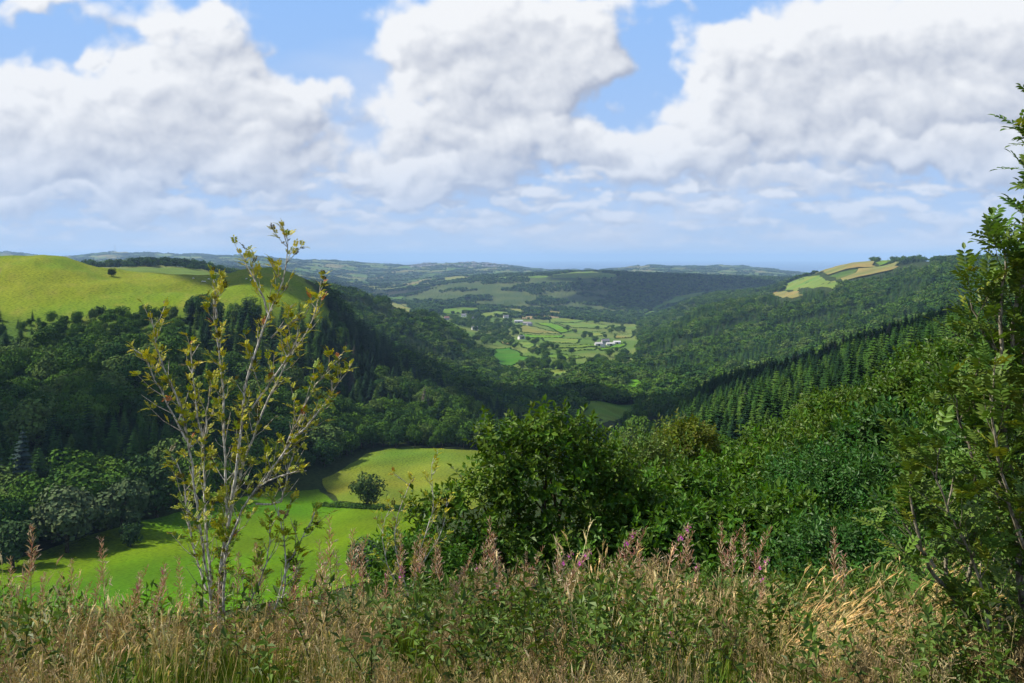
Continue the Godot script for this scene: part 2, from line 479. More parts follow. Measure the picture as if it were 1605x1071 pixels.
func field_list() -> void:
	var bright := Color(0.10, 0.21, 0.014); var mid := Color(0.105, 0.18, 0.024); var pale := Color(0.135, 0.19, 0.04)
	var olive := Color(0.165, 0.175, 0.05); var tan := Color(0.19, 0.172, 0.06); var pink := Color(0.26, 0.19, 0.11); var deep := Color(0.05, 0.14, 0.014)
	# two meadows below the bank
	add_field(0, [-60,955, -60,890, 20,880, 60,868, 150,838, 240,815, 330,792, 420,772, 500,768, 525,790, 600,800, 660,806, 680,860, 640,905, 500,935, 400,950, 250,970, 100,970], Color(0.072, 0.145, 0.005), 100, "meadow")
	add_field(0, [505,752, 540,735, 575,712, 640,703, 700,705, 760,708, 800,722, 800,770, 740,800, 660,803, 600,797, 530,787], Color(0.125, 0.155, 0.02), 200, "meadow")
	# valley floor
	add_field(7, [512,350, 640,345, 700,375, 760,410, 700,440, 640,460, 555,440], deep, 900, "field", "deep green sloping")
	add_field(7, [800,190, 905,190, 1040,235, 960,252, 890,215], bright, 1200, "field", "bright green wedge-shaped")
	add_field(7, [700,205, 760,205, 960,258, 800,256, 705,245], olive, 1200, "field", "olive wedge below the barns")
	add_field(7, [705,260, 830,266, 980,268, 960,281, 720,277], bright, 1200, "field", "narrow bright green strip")
	add_field(7, [920,190, 1120,187, 1262,206, 1250,226, 1100,222, 1030,216], pale, 1200, "field", "large pale right-hand")
	add_field(7, [890,158, 990,160, 1130,180, 1040,185, 890,185], pale, 1200, "field", "pale strip above the large right-hand")
	add_field(7, [710,150, 880,142, 1000,155, 850,166, 715,163], pink, 1200, "field", "pinkish brown")
	add_field(7, [580,95, 700,100, 740,125, 870,135, 700,136, 600,115], olive, 1200, "field", "long olive upper")
	add_field(7, [870,112, 960,120, 970,145, 890,138], tan, 1200, "field", "small tan upper")
	add_field(7, [200,102, 330,90, 440,95, 430,124, 330,130, 210,125], mid, 1600, "field", "green upper-left")
	add_field(7, [430,127, 560,112, 690,140, 560,150, 480,150], pale, 1500, "field", "pale yellow-green upper")
	add_field(7, [1200,350, 1360,310, 1362,335, 1210,362], bright, 1200, "field", "bright green farm-side")
	add_field(7, [900,335, 1200,322, 1180,338, 920,348], mid, 1200, "field", "mid green strip left of the farm")
	add_field(7, [900,352, 1185,343, 1170,360, 960,364], pale, 1200, "field", "pale strip left of the farm")
	add_field(7, [830,285, 960,285, 1090,290, 1060,318, 880,308], pale, 1200, "field", "pale middle")
	add_field(7, [690,310, 800,310, 790,340, 720,345], pale, 1200, "field", "small pale left-hand")
	add_field(7, [830,500, 930,480, 1055,470, 1010,500, 900,530], pale, 900, "field", "pale olive lower")
	add_field(7, [1365,540, 1440,545, 1500,570, 1440,592, 1385,590], bright, 700, "field", "small bright green lower-right")
	add_field(7, [860,390, 960,385, 1110,405, 1000,417, 870,412], mid, 1000, "field", "grey-green lower")
	add_field(7, [1085,690, 1180,680, 1450,695, 1440,722, 1350,785, 1240,815, 1150,870, 1090,790], mid, 450, "field", "shaded green near")
	add_field(7, [575,305, 640,310, 640,325, 590,320], tan, 1200, "field", "small tan left-hand")
	add_field(7, [1130,250, 1240,250, 1230,270, 1140,275], pale, 1200, "field", "small pale upper-right")
	add_field(7, [1300,260, 1420,255, 1400,280, 1300,285], olive, 1200, "field", "small olive right-hand")
	add_field(2, [370,286, 400,280, 450,296, 530,315, 490,326, 430,310], olive, 1100, "field", "olive ridge")
	# right-hand hilltop
	add_field(3, [640,195, 720,190, 742,210, 700,221, 640,212, 605,203], tan, 1300)
	add_field(3, [668,168, 760,134, 800,132, 870,152, 905,160, 860,186, 740,178, 720,190, 680,188], pale, 1300)
	add_field(3, [792,124, 870,100, 930,82, 1030,100, 960,102, 840,132], tan, 1300)
	add_field(3, [845,134, 955,106, 945,122, 885,146], Color(0.075, 0.115, 0.025), 1300)
	add_field(3, [960,106, 1040,100, 1100,84, 1180,72, 1245,64, 1262,70, 1100,108, 960,140, 900,156, 890,146, 948,124], tan, 1300)
	add_field(3, [935,80, 960,74, 1030,73, 1090,76, 1040,97], mid, 1300)
	# plateau top
	add_field(2, [1140,152, 1300,138, 1460,153, 1400,172, 1150,168], pale, 3200)
	add_field(2, [860,168, 1000,160, 1130,158, 1120,168, 870,176], mid, 3200)
	add_field(2, [640,166, 740,160, 790,170, 650,180], olive, 3200)
	add_field(3, [240,215, 330,200, 420,180, 400,196, 300,225, 180,262, 110,300, 85,300, 160,255], mid, 1900)

func in_field(x: float, z: float) -> bool:
	var p := Vector2(x, z)
	for f in FIELDS:
		if f.box.has_point(p) and Geometry2D.is_point_in_polygon(p, f.poly): return true
	return false
# trees are not planted right before a field, where the photograph shows it open
func hides_field(x: float, d: float, y: float, h: float) -> bool:
	var u := 802.5 + 1390.0 * x / d
	var a := Vector2(u, 403.0 - 1390.0 * (y + h * 0.9) / d); var b := Vector2(u, 403.0 - 1390.0 * (y + h * 0.45) / d)
	for f in FIELDS:
		if -f.box.end.y > d + 480 or -f.box.position.y < d: continue
		if Geometry2D.is_point_in_polygon(a, f.sight) or Geometry2D.is_point_in_polygon(b, f.sight): return true
	return false
func build_fields() -> void:
	for f in FIELDS:
		var b := Rect2(f.poly[0], Vector2.ZERO)
		for p in f.poly: b = b.expand(p)
		f.box = b
		var dist := -b.get_center().y
		var cell := clampf(dist * 0.012, 3.0, 40.0)
		var lift := 0.12 + dist * 0.00035
		# rough the outline a little
		var poly := PackedVector2Array()
		for q in f.poly.size():
			var a: Vector2 = f.poly[q]; var c: Vector2 = f.poly[(q + 1) % f.poly.size()]
			var nn := maxi(1, int(a.distance_to(c) / (cell * 1.5)))
			for w in nn:
				var p := a.lerp(c, float(w) / nn)
				if w > 0: p += Vector2(nz.get_noise_2d(p.x * 3, p.y * 3), nz.get_noise_2d(p.y * 3 + 50, p.x * 3)) * cell * 0.5
				poly.append(p)
		f.poly = poly
		var mb := MB.new()
		var nx := int(b.size.x / cell) + 1; var ny := int(b.size.y / cell) + 1
		for i in range(-1, nx + 1):
			for j in range(-1, ny + 1):
				var c0 := b.position + Vector2(i, j) * cell
				var sq := PackedVector2Array([c0, c0 + Vector2(cell, 0), c0 + Vector2(cell, cell), c0 + Vector2(0, cell)])
				for pc in Geometry2D.intersect_polygons(sq, poly):
					if pc.size() < 3: continue
					var k := mb.v.size()
					var tris := Geometry2D.triangulate_polygon(pc)
					for p in pc:
						mb.v.append(Vector3(p.x, H(p.x, p.y) + lift, p.y))
						var e := 2.0
						mb.n.append(Vector3(H(p.x - e, p.y) - H(p.x + e, p.y), 2 * e, H(p.x, p.y - e) - H(p.x, p.y + e)).normalized())
						var t := 1.0 + nz.get_noise_2d(p.x * 1.3, p.y * 1.3) * 0.35
						var y := nz.get_noise_2d(p.x * 0.5 + 400, p.y * 0.5) * 0.5
						mb.c.append(Color(f.col.r * t * (1 + y), f.col.g * t, f.col.b * t))
					for w in range(0, tris.size(), 3):
						var A := mb.v[k + tris[w]]; var B := mb.v[k + tris[w + 1]]; var C := mb.v[k + tris[w + 2]]
						if (B - A).cross(C - A).y > 0: mb.i.append_array(PackedInt32Array([k + tris[w], k + tris[w + 2], k + tris[w + 1]]))
						else: mb.i.append_array(PackedInt32Array([k + tris[w], k + tris[w + 1], k + tris[w + 2]]))
		var o := obj(f.called, mb.done(), M.field)
		tag(o, "", "", "", "structure")

# ---------------------------------------------------------------- ground
func ground_color(x: float, dep: float, u: float) -> Color:
	var n := nz.get_noise_2d(x * 0.6, dep * 0.6)
	var n2 := nz2.get_noise_2d(x * 2.0, dep * 2.0)
	var c := Color(0.03, 0.045, 0.015)     # forest floor
	if dep < 60: c = Color(0.05, 0.07, 0.02)
	elif dep > kd(11, u) * 1.0 and u < 1260 or dep > 2600: 
		# far patchwork of farmland: irregular cells
		var cs := 210.0
		var wx := x + nz.get_noise_2d(x * 0.15, dep * 0.15) * 160; var wz := dep + nz.get_noise_2d(dep * 0.15, x * 0.15 + 70) * 160
		var ci := floori(wx / cs); var cj := floori(wz / (cs * 1.5))
		var hsh := absf(fposmod(sin(ci * 127.1 + cj * 311.7) * 43758.5453, 1.0))
		c = Color(0.09, 0.14, 0.03)
		if hsh < 0.25: c = Color(0.07, 0.13, 0.02)
		elif hsh < 0.45: c = Color(0.13, 0.15, 0.04)
		elif hsh < 0.62: c = Color(0.17, 0.15, 0.06)
		elif hsh < 0.8: c = Color(0.035, 0.06, 0.02)
		if dep < kd(12, u) * 0.99 and u > 640 and u < 1260:   # clear-felled and replanted slope
			c = Color(0.055, 0.085, 0.03).lerp(Color(0.10, 0.115, 0.045), clampf(0.5 + n2 * 1.8, 0, 1))
		elif n2 > 0.22: c = Color(0.03, 0.05, 0.018)
	elif dep > kd(5, u) * 0.9 and dep < kd(7, u) and u < lerpf(535, 478, clampf((dep - kd(5, u)) / (kd(6, u) - kd(5, u)), 0, 1)):
		# sheep-grazed hill
		c = Color(0.125, 0.180, 0.010).lerp(Color(0.165, 0.19, 0.013), clampf(0.5 + n2 * 2.0, 0, 1))
		c = c.lerp(Color(0.09, 0.15, 0.012), clampf(n * 1.5, 0, 0.8))
		if dep < kd(5, u): c = c.lerp(Color(0.06, 0.11, 0.02), smoothstep(0, 1, (kd(5, u) - dep) / (kd(5, u) * 0.08)))
		var hh := table_y(x / dep, dep)
		var path := sin(hh * 2.6 + n * 5.0) * smoothstep(-0.05, 0.25, nz.get_noise_2d(x * 0.9 + 60, dep * 0.9))
		c = c.lerp(Color(0.085, 0.125, 0.015), clampf(path, 0, 1) * 0.35)
		c = c.lerp(Color(0.2, 0.19, 0.035), clampf(nz.get_noise_2d(x * 3.0 + 20, dep * 3.0) - 0.1, 0, 1) * 1.2)
		var a := Vector2(x + 350.0, dep - 560.0)
		if (a / Vector2(26, 16)).length() + n * 1.2 < 0.9: c = Color(0.15, 0.13, 0.045)
	elif u < 440 and dep >= kd(7, u):
		c = Color(0.10, 0.15, 0.03).lerp(Color(0.16, 0.17, 0.05), clampf(0.5 + n2 * 2, 0, 1))
	elif dep > 1080 and u > 690 and u < 1010:
		c = Color(0.085, 0.145, 0.03).lerp(Color(0.13, 0.165, 0.045), clampf(0.5 + n2 * 2, 0, 1))
	var t := 1.0 + n * 0.22
	return Color(c.r * t, c.g * t, c.b * t)
func build_ground() -> void:
	var mb := MB.new()
	var L := log(D1 / D0)
	mb.v.resize(NS * ND); mb.c.resize(NS * ND)
	for j in NS:
		var s := S0 + (S1 - S0) * j / (NS - 1)
		var u := 802.5 + 1390.0 * s
		for r in ND:
			var dep := D0 * exp(L * r / (ND - 1))
			mb.v[j * ND + r] = Vector3(s * dep, HT[j * ND + r], -dep)
			mb.c[j * ND + r] = ground_color(s * dep, dep, u)
	mb.n.resize(NS * ND)
	for j in NS:
		for r in ND:
			var a := mb.v[mini(j + 1, NS - 1) * ND + r] - mb.v[maxi(j - 1, 0) * ND + r]
			var b := mb.v[j * ND + mini(r + 1, ND - 1)] - mb.v[j * ND + maxi(r - 1, 0)]
			mb.n[j * ND + r] = a.cross(b).normalized()
	var idx := PackedInt32Array(); idx.resize((NS - 1) * (ND - 1) * 6)
	var w := 0
	for j in NS - 1:
		for r in ND - 1:
			var o := j * ND + r
			idx[w] = o; idx[w + 1] = o + 1; idx[w + 2] = o + ND + 1
			idx[w + 3] = o; idx[w + 4] = o + ND + 1; idx[w + 5] = o + ND
			w += 6
	mb.i = idx
	tag(obj("hills", mb.done(), M.ground), "", "", "", "structure")
	# the bank and the slope below it
	var nb := MB.new()
	var X0 := -56.0; var X1 := 56.0; var nx := 225; var zs := []
	var dd := -25.0
	while dd < 50.0:
		zs.append(dd); dd += 0.5 if dd > -4 and dd < 14 else 1.5
	zs.append(50.02)
	for j in nx:
		var x := lerpf(X0, X1, float(j) / (nx - 1))
		for d in zs:
			nb.v.append(Vector3(x, H(x, -d), -d))
			var t := 1.0 + nz.get_noise_2d(x * 9, d * 9) * 0.5
			nb.c.append(Color(0.16 * t, 0.125 * t, 0.045 * t) if d < 11 else Color(0.05 * t, 0.07 * t, 0.02 * t))
			nb.n.append(Vector3(H(x - 0.3, -d) - H(x + 0.3, -d), 0.6, H(x, -d - 0.3) - H(x, -d + 0.3)).normalized())
	for j in nx - 1:
		for r in zs.size() - 1:
			var o := j * zs.size() + r
			nb.i.append_array(PackedInt32Array([o, o + 1, o + zs.size() + 1, o, o + zs.size() + 1, o + zs.size()]))
	tag(obj("grass_bank", nb.done(), M.bank), "", "", "", "structure")
	# sea
	var sb := MB.new()
	var far := 56000.0
	sb.quad(Vector3(-60000, SEA, -9000), Vector3(-60000, SEA, -far), Vector3(60000, SEA, -far), Vector3(60000, SEA, -9000), Color.WHITE)
	for k in 4: sb.n.append(Vector3.UP)
	tag(obj("sea", sb.done(), M.sea), "", "", "", "structure")

# ---------------------------------------------------------------- clouds overhead that shade the valley
func build_clouds() -> void:
	var spots := [
		{"h": 1150.0, "r": 62.0, "p": [[-190,660,1.0],[-130,640,1.2],[-80,690,1.5],[-30,720,1.7],[30,720,1.7],[70,620,1.5],[75,520,1.1],[100,440,1.2],[140,390,1.25],[180,370,1.25],[225,365,1.25],[280,365,1.25],[340,370,1.3]]},
		{"h": 1000.0, "r": 40.0, "p": [[-215,290,1.0],[-185,300,0.95],[-150,312,0.95],[-118,332,0.9]]},
		{"h": 2300.0, "r": 230.0, "p": [[500,3300,1.0],[650,3600,1.3],[900,3500,1.4],[1150,3400,1.3],[780,3900,1.2],[350,3800,0.8]]},
		{"h": 2500.0, "r": 200.0, "p": [[-900,4200,1.3],[-650,4000,1.2],[-1150,4600,1.2]]},
	]
	for sp in spots:
		var mb := MB.new()
		for p in sp.p:
			var g := Vector3(p[0], H(p[0], -p[1]), -p[1])
			var c: Vector3 = g + sun_dir * ((sp.h - g.y) / sun_dir.y)
			for k in 7:
				var R: float = sp.r * p[2] * (1.0 if k == 0 else rf(0.35, 0.6))
				var o: Vector3 = c + (Vector3.ZERO if k == 0 else Vector3(rf(-1, 1), rf(-0.1, 0.5), rf(-1, 1)) * sp.r * p[2] * 0.8)
				var k0 := mb.v.size()
				for a in 13:
					for b in 20:
						var th := PI * a / 12.0; var ph := TAU * b / 20.0
						var d := Vector3(sin(th) * cos(ph), cos(th) * 0.6, sin(th) * sin(ph))
						var rr := R * (1.0 + 0.5 * nz.get_noise_3d(o.x + d.x * R * 0.3, o.y + d.y * 40, o.z + d.z * R * 0.3))
						mb.v.append(o + d * rr); mb.n.append(d.normalized()); mb.c.append(Color.WHITE)
				for a in 12:
					for b in 20:
						var q := k0 + a * 20 + b; var e := k0 + a * 20 + (b + 1) % 20
						mb.i.append_array(PackedInt32Array([q, q + 20, e + 20, q, e + 20, e]))
		var o := obj("cloud", mb.done(), M.cloud)
		tag(o, "white cumulus cloud drifting above the valley out of the picture", "cloud", "cumulus clouds overhead")

# ---------------------------------------------------------------- tree models
var CROWNS := []; var CROWNS_FAR := []; var CONS := []; var CONS_FAR := []; var TRUNK: Mesh; var CTRUNK: Mesh
func make_crown(seed_: int, n: int, size: float, shape: Vector3) -> ArrayMesh:
	var keep := rng.state
	rng.seed = seed_
	var mb := MB.new()
	var lobes := []
	for k in 24:
		var d := rdir()
		var p := Vector3(d.x * shape.x, d.y * shape.y, d.z * shape.z) * rf(0.3, 0.95) + Vector3(0, 0.55, 0)
		lobes.append([p, rf(0.09, 0.25)])
	lobes.append([Vector3(0, 0.55, 0), 0.32])
	for k in n:
		var l: Array = lobes[k % lobes.size()]
		var d := rdir()
		if d.y < -0.2 and rng.randf() < 0.6: d.y = -d.y
		var p: Vector3 = l[0] + d * l[1] * rf(0.82, 1.08)
		if p.y < 0.12: continue
		var f := (d + rdir() * 0.5).normalized()
		var t := f.cross(rdir()).normalized()
		var b := f.cross(t)
		var sz := size * rf(0.6, 1.3)
		var g := rf(0.72, 1.25)
		var col := Color(g * rf(0.9, 1.15), g, g * rf(0.85, 1.1))
		mb.quad(p - t * sz * 0.5, p - b * sz * 0.4 + f * sz * 0.12, p + t * sz * 0.55, p + b * sz * 0.4 + f * sz * 0.1, col)
	rng.state = keep
	return mb.done()
func make_conifer(seed_: int, whorls: int, per: int, detail: bool, wide: float) -> ArrayMesh:
	var keep := rng.state
	rng.seed = seed_
	var mb := MB.new()
	for w in whorls:
		var f := float(w) / whorls
		var y := 0.05 + 0.93 * f
		var r := wide * pow(1.0 - f, 0.8) * rf(0.85, 1.1) + 0.012
		var cnt := maxi(4, int(per * (1.0 - f * 0.5)))
		var a0 := rf(0, TAU)
		for k in cnt:
			var a := a0 + TAU * (k + rf(-0.3, 0.3)) / cnt
			var o := Vector3(cos(a), 0, sin(a)); var s := Vector3(-sin(a), 0, cos(a))
			var rr := r * rf(0.75, 1.2)
			var g := rf(0.7, 1.3)
			var col := Color(g, g, g * rf(0.9, 1.1))
			var base := Vector3(0, y + rf(-0.03, 0.03) * (1.0 - f), 0)
			var droop := rf(0.12, 0.3)
			var mid := base + o * rr * 0.55 - Vector3(0, rr * droop * 0.4, 0)
			var tip := base + o * rr - Vector3(0, rr * droop - rr * 0.05, 0)
			var wd := rr * rf(0.26, 0.36) + 0.008
			mb.tri(base + Vector3(0, 0.014, 0), mid + s * wd - Vector3(0, 0.012, 0), tip, col)
			mb.tri(base + Vector3(0, 0.014, 0), tip, mid - s * wd - Vector3(0, 0.012, 0), col)
			if detail:
				for q in 3:
					var e := 0.35 + 0.22 * q
					var bp := base.lerp(tip, e)
					var sg := 1.0 if (q + k) % 2 else -1.0
					mb.tri(bp + Vector3(0, 0.006, 0), bp + (o * 0.5 + s * sg).normalized() * rr * 0.38 - Vector3(0, rr * 0.1, 0), bp + o * rr * 0.2 - Vector3(0, 0.012, 0), col)
	mb.tri(Vector3(-0.008, 0.93, 0), Vector3(0.008, 0.93, 0), Vector3(0, 1.02, 0), Color.WHITE)
	mb.tri(Vector3(0, 0.93, -0.008), Vector3(0, 0.93, 0.008), Vector3(0, 1.02, 0), Color.WHITE)
	rng.state = keep
	return mb.done()
func tree_models() -> void:
	for k in 5:
		CROWNS.append(make_crown(100 + k, 2300, 0.066, Vector3([0.42, 0.34, 0.50, 0.40, 0.46][k], [0.38, 0.46, 0.32, 0.42, 0.36][k], [0.40, 0.32, 0.44, 0.46, 0.38][k])))
		CROWNS_FAR.append(make_crown(200 + k, 420, 0.13, Vector3(0.44, 0.36, 0.44)))
	for k in 4:
		CONS.append(make_conifer(300 + k, 19, 11, true, 0.22 + 0.025 * k))
		CONS_FAR.append(make_conifer(400 + k, 10, 8, false, 0.24 + 0.025 * k))
	var t := MB.new()
	t.tube([Vector3(0, -0.06, 0), Vector3(0.005, 0.2, 0), Vector3(-0.01, 0.45, 0.01), Vector3(0.0, 0.75, 0)], [0.032, 0.024, 0.016, 0.006], 6, Color(0.12, 0.1, 0.075))
	for k in 7:
		var a := k * 2.4; var y := 0.25 + 0.05 * k
		t.tube([Vector3(0, y, 0), Vector3(cos(a) * 0.13, y + 0.09, sin(a) * 0.13), Vector3(cos(a) * 0.3, y + 0.17, sin(a) * 0.3)], [0.012, 0.008, 0.003], 4, Color(0.12, 0.1, 0.075))
	TRUNK = t.done()
	var c := MB.new()
	c.tube([Vector3(0, -0.05, 0), Vector3(0, 0.4, 0), Vector3(0, 0.95, 0)], [0.016, 0.011, 0.003], 5, Color(0.10, 0.075, 0.055))
	CTRUNK = c.done()

const BGREEN := [Color(0.040, 0.088, 0.011), Color(0.060, 0.118, 0.013), Color(0.026, 0.066, 0.014), Color(0.072, 0.118, 0.026), Color(0.046, 0.100, 0.010)]
const CGREEN := [Color(0.014, 0.038, 0.010), Color(0.028, 0.070, 0.013), Color(0.038, 0.085, 0.013), Color(0.011, 0.030, 0.013), Color(0.048, 0.092, 0.016)]  # the two darkest also paint extra shade on spur and right ridge
var TINTS := {}
func tinted(base: StandardMaterial3D, c: Color) -> StandardMaterial3D:
	var key := str(base.get_instance_id()) + str(c)
	if not TINTS.has(key):
		var m := base.duplicate() as StandardMaterial3D
		m.albedo_color = c.linear_to_srgb()
		TINTS[key] = m
	return TINTS[key]
func tree_thing(called: String, label: String, group: String, p: Vector3, h: float, wide: float, conifer: bool, tint: Color, model: int, turn: float, category := "tree") -> Node3D:
	var o := thing(called, label, category, p, group)
	o.rotation.y = turn
	o.scale = Vector3(h * wide, h, h * wide)
	obj("trunk", CTRUNK if conifer else TRUNK, M.bark, o)
	obj("crown", CONS[model % CONS.size()] if conifer else CROWNS[model % CROWNS.size()], tinted(M.conifer if conifer else M.crown, tint), o)
	return o

# ---------------------------------------------------------------- forests
func seen(p: Vector3, h: float) -> bool:
	# does the tree's upper half clear the ground before it?
	var d := -p.z
	var s := p.x / d
	var u := 802.5 + 1390 * s
	if u < 5 or u > 1600: return false
	var t := (p.y + h * 0.75) / d
	if 403 - t * 1390 > 860: return false
	var q := d * 0.93
	while q > 55:
		if table_y(s, q) + (6.0 if q > 110 else 3.0) > t * q: return false
		q *= 0.93
	return true
func build_forests() -> void:
	tree_models()
	var conifers := []; var broad := []; var dead := []
	var dep := 60.0
	while dep < 2700.0:
		var sp := 6.2 if dep < 330 else 6.6 if dep < 700 else 7.4 if dep < 1100 else 9.0
		dep += sp
		var s := -0.72
		while s < 0.78:
			s += sp / dep
			var x := s * dep + rf(-0.4, 0.4) * sp
			var d := dep + rf(-0.4, 0.4) * sp
			var u := 802.5 + 1390.0 * x / d
			var kind := 0      # 1 broadleaf, 2 conifer
			var hgt := 12.0
			var n := nz2.get_noise_2d(x * 4.0, d * 4.0)
			var k3 := kd(3, u); var k5 := kd(5, u); var k7 := kd(7, u); var k8 := kd(8, u)
			var edge := lerpf(535, 478, clampf((d - k5) / (kd(6, u) - k5), 0, 1)) + n * 25
			if u < 545 and d < k8:
				if d > k3 + 3 and d < k5 * 0.955:
					kind = 2 if n > 0.16 and d > k3 + 28 or (u > 280 and d > k5 * 0.76 and n > -0.2) else 1
					hgt = rf(9, 14) if kind == 1 else rf(10, 15)
					if d > k5 * 0.86 and u < 290: hgt *= 0.55
				elif d > k7 * 0.98 and u > 495: kind = 1 if n > -0.05 else 2
				elif d > k5 * 0.9 and u > edge and d < kd(6, u) * 0.99: kind = 2 if n > -0.05 else 1; hgt = rf(8, 12)
				elif d > kd(6, u) * 1.08 and u > 500 and d < k7: kind = 1
			elif u < 790:
				if d > k3 + 4 and d < k8 * 1.04:
					kind = 2 if n > -0.14 and d > k3 + 35 else 1
					hgt = rf(9, 13) if kind == 1 else rf(9, 14)
					if d > k7: kind = 2 if n > 0.08 else 1; hgt = rf(9, 13)
			elif u < 1000:
				if d > k3 + 4 and d < 1090 + n * 120:
					kind = 2 if n > 0.05 and d < 950 else 1
					hgt = rf(9, 14)
			else:
				if d < k5 * 1.02: continue
				if d < k8 * 1.03:
					kind = 2 if n > 0.02 and d > kd(6, u) * 1.08 else 1
					hgt = rf(9, 14)
				elif d >= k8 and d < kd(10, u) * 1.02 and u > 1330: kind = 2 if n > -0.1 else 1; hgt = rf(9, 13)
				elif d >= k8 and d < kd(10, u) and u < 1240: kind = 1 if n > -0.1 else 0
			if kind == 0 or in_field(x, -d): continue
			if nz.get_noise_2d(x * 2.5 + 77, d * 2.5) > 0.42: continue
			var p := Vector3(x, H(x, -d) - 0.3, -d)
			if hides_field(x, d, p.y, hgt): continue
			var rec := {"p": p, "h": hgt, "d": d, "u": u, "t": rng.randi() % 5, "j": rf(0.6, 1.3), "m": rng.randi() % 20, "a": rf(0, TAU), "w": rf(0.72, 1.3), "lean": rf(-0.07, 0.07), "see": false}
			if kind == 2:
				var dd := nz.get_noise_2d(x * 0.9 - 300, d * 0.9)
				if dd > 0.24 and rng.randf() < 0.45 and (u > 540 and u < 700 and d < 560 or u > 1150 and d > 220 and d < 400): rec.dead = true
				if u > 500 and u < 1000 and d > kd(4, u) and rng.randf() < 0.8: rec.t = [0, 3][rng.randi() % 2]  # darkest tints favoured here: the spur's shade is put into the needle colour
				conifers.append(rec)
			else: broad.append(rec)
	# the plantation on the near right-hand hill: smaller and closer set
	dep = 60.0
	while dep < 640.0:
		var sp := 3.6 if dep < 300 else 4.2
		dep += sp
		var s := 0.14
		while s < 0.72:
			s += sp / dep
			var x := s * dep + rf(-0.42, 0.42) * sp
			var d := dep + rf(-0.42, 0.42) * sp
			var u := 802.5 + 1390.0 * x / d
			if d > kd(5, u) * 1.02: continue
			var n := nz2.get_noise_2d(x * 6.0, d * 6.0)
			var leafy: bool = d < 135 + n * 70 or (u < 1090 and d > kd(4, u) * 0.85) or n > 0.3
			if leafy and rng.randf() < 0.3: continue
			var hgt := rf(2.0, 3.6) if leafy else rf(5.5, 8.5)
			var p := Vector3(x, H(x, -d) - 0.2, -d)
			var rec := {"p": p, "h": hgt, "d": d, "u": u, "t": rng.randi() % 5, "j": rf(0.75, 1.2), "m": rng.randi() % 20, "a": rf(0, TAU), "w": rf(0.8, 1.35), "lean": rf(-0.07, 0.07), "see": false}
			if not leafy:
				if nz.get_noise_2d(x * 0.9 - 300, d * 0.9) > 0.24 and rng.randf() < 0.3 and u > 1150 and d > 220: rec.dead = true
				if d > 285 + n * 60 and rng.randf() < 0.9: rec.t = [0, 3][rng.randi() % 2]  # cloud shade on the ridge deepened by darker needle colour
				conifers.append(rec)
			else: broad.append(rec)
	stage("candidates %d %d" % [conifers.size(), broad.size()])
	for kind in 2:
		var list: Array = conifers if kind == 0 else broad
		list.sort_custom(func(a, b): return a.d < b.d)
		var made := 0
		var xf := [[], [], [], [], []]; var cs := [[], [], [], [], []]
		var xn := [[], [], [], [], []]; var cns := [[], [], [], [], []]
		for r in list:
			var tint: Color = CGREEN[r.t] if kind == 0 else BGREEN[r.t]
			r.h *= r.j
			if r.has("dead"): tint = Color(0.075, 0.07, 0.055)
			if made < 300 and r.d < 900 and (r.u < 1000 or r.d > 120) and seen(r.p, r.h):
				made += 1
				var where := "on the left hillside" if r.u < 545 else "on the dark spur in mid valley" if r.u < 1000 else "on the right hillside"
				var up := ""
				var beside := ""
				if r.u < 545:
					up = "at the foot" if r.d < kd(3, r.u) + 22 else "low down" if r.d < kd(4, r.u) else "high up"
					beside = "left of the pale rowan" if r.u < 210 else "behind the pale rowan" if r.u < 450 else "right of the pale rowan"
				elif r.u < 1000:
					up = "along the olive meadow" if r.d < kd(3, r.u) + 30 else "higher up"
				else:
					up = "just behind the thicket" if r.d < 190 else "halfway down" if r.d < 290 else "near the shaded ridge"
					beside = "left" if r.u < 1150 else "middle" if r.u < 1330 else "right"
					beside += " part"
				var tone: String = (["dark", "mid green", "bright green", "blackish", "olive"] if kind == 0 else ["mid green", "bright green", "dark", "pale", "fresh green"])[r.t]
				if r.has("dead"): tone = "grey bare"
				var lab: String = "%s %s %s, %s, %s" % [tone, "conifer" if kind == 0 else "round broadleaf", where, up, beside]
				lab = lab.trim_suffix(", ")
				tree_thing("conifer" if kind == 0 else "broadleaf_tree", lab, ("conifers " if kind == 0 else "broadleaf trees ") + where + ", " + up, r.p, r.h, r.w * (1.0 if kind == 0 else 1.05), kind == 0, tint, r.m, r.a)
				continue
			var b := Basis(Vector3.BACK, r.lean) * Basis(Vector3.UP, r.a).scaled(Vector3(r.h * r.w, r.h, r.h * r.w))
			var g: float = 1.0 + (r.m - 10) * 0.02
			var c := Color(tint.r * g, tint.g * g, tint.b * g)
			if r.d < 620:
				var k: int = r.m % (4 if kind == 0 else 5)
				xn[k].append(Transform3D(b, r.p)); cns[k].append(c)
			else:
				var k: int = r.m % (4 if kind == 0 else 5)
				if kind == 1: b = b.scaled(Vector3(1.15, 1, 1.15))
				xf[k].append(Transform3D(b, r.p)); cs[k].append(c)
		stage("things %d" % made)
		for k in 5:
			for q in 2:
				var X: Array = xn[k] if q == 0 else xf[k]
				if X.is_empty(): continue
				var mesh: Mesh = (CONS[k] if q == 0 else CONS_FAR[k]) if kind == 0 else (CROWNS[k] if q == 0 else CROWNS_FAR[k])
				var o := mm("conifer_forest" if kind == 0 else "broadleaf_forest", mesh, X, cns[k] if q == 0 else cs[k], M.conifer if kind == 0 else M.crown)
				tag(o, "mass of dark conifers covering the valley sides" if kind == 0 else "mass of round green broadleaf crowns covering the valley sides", "forest", "forests on the valley sides", "stuff")

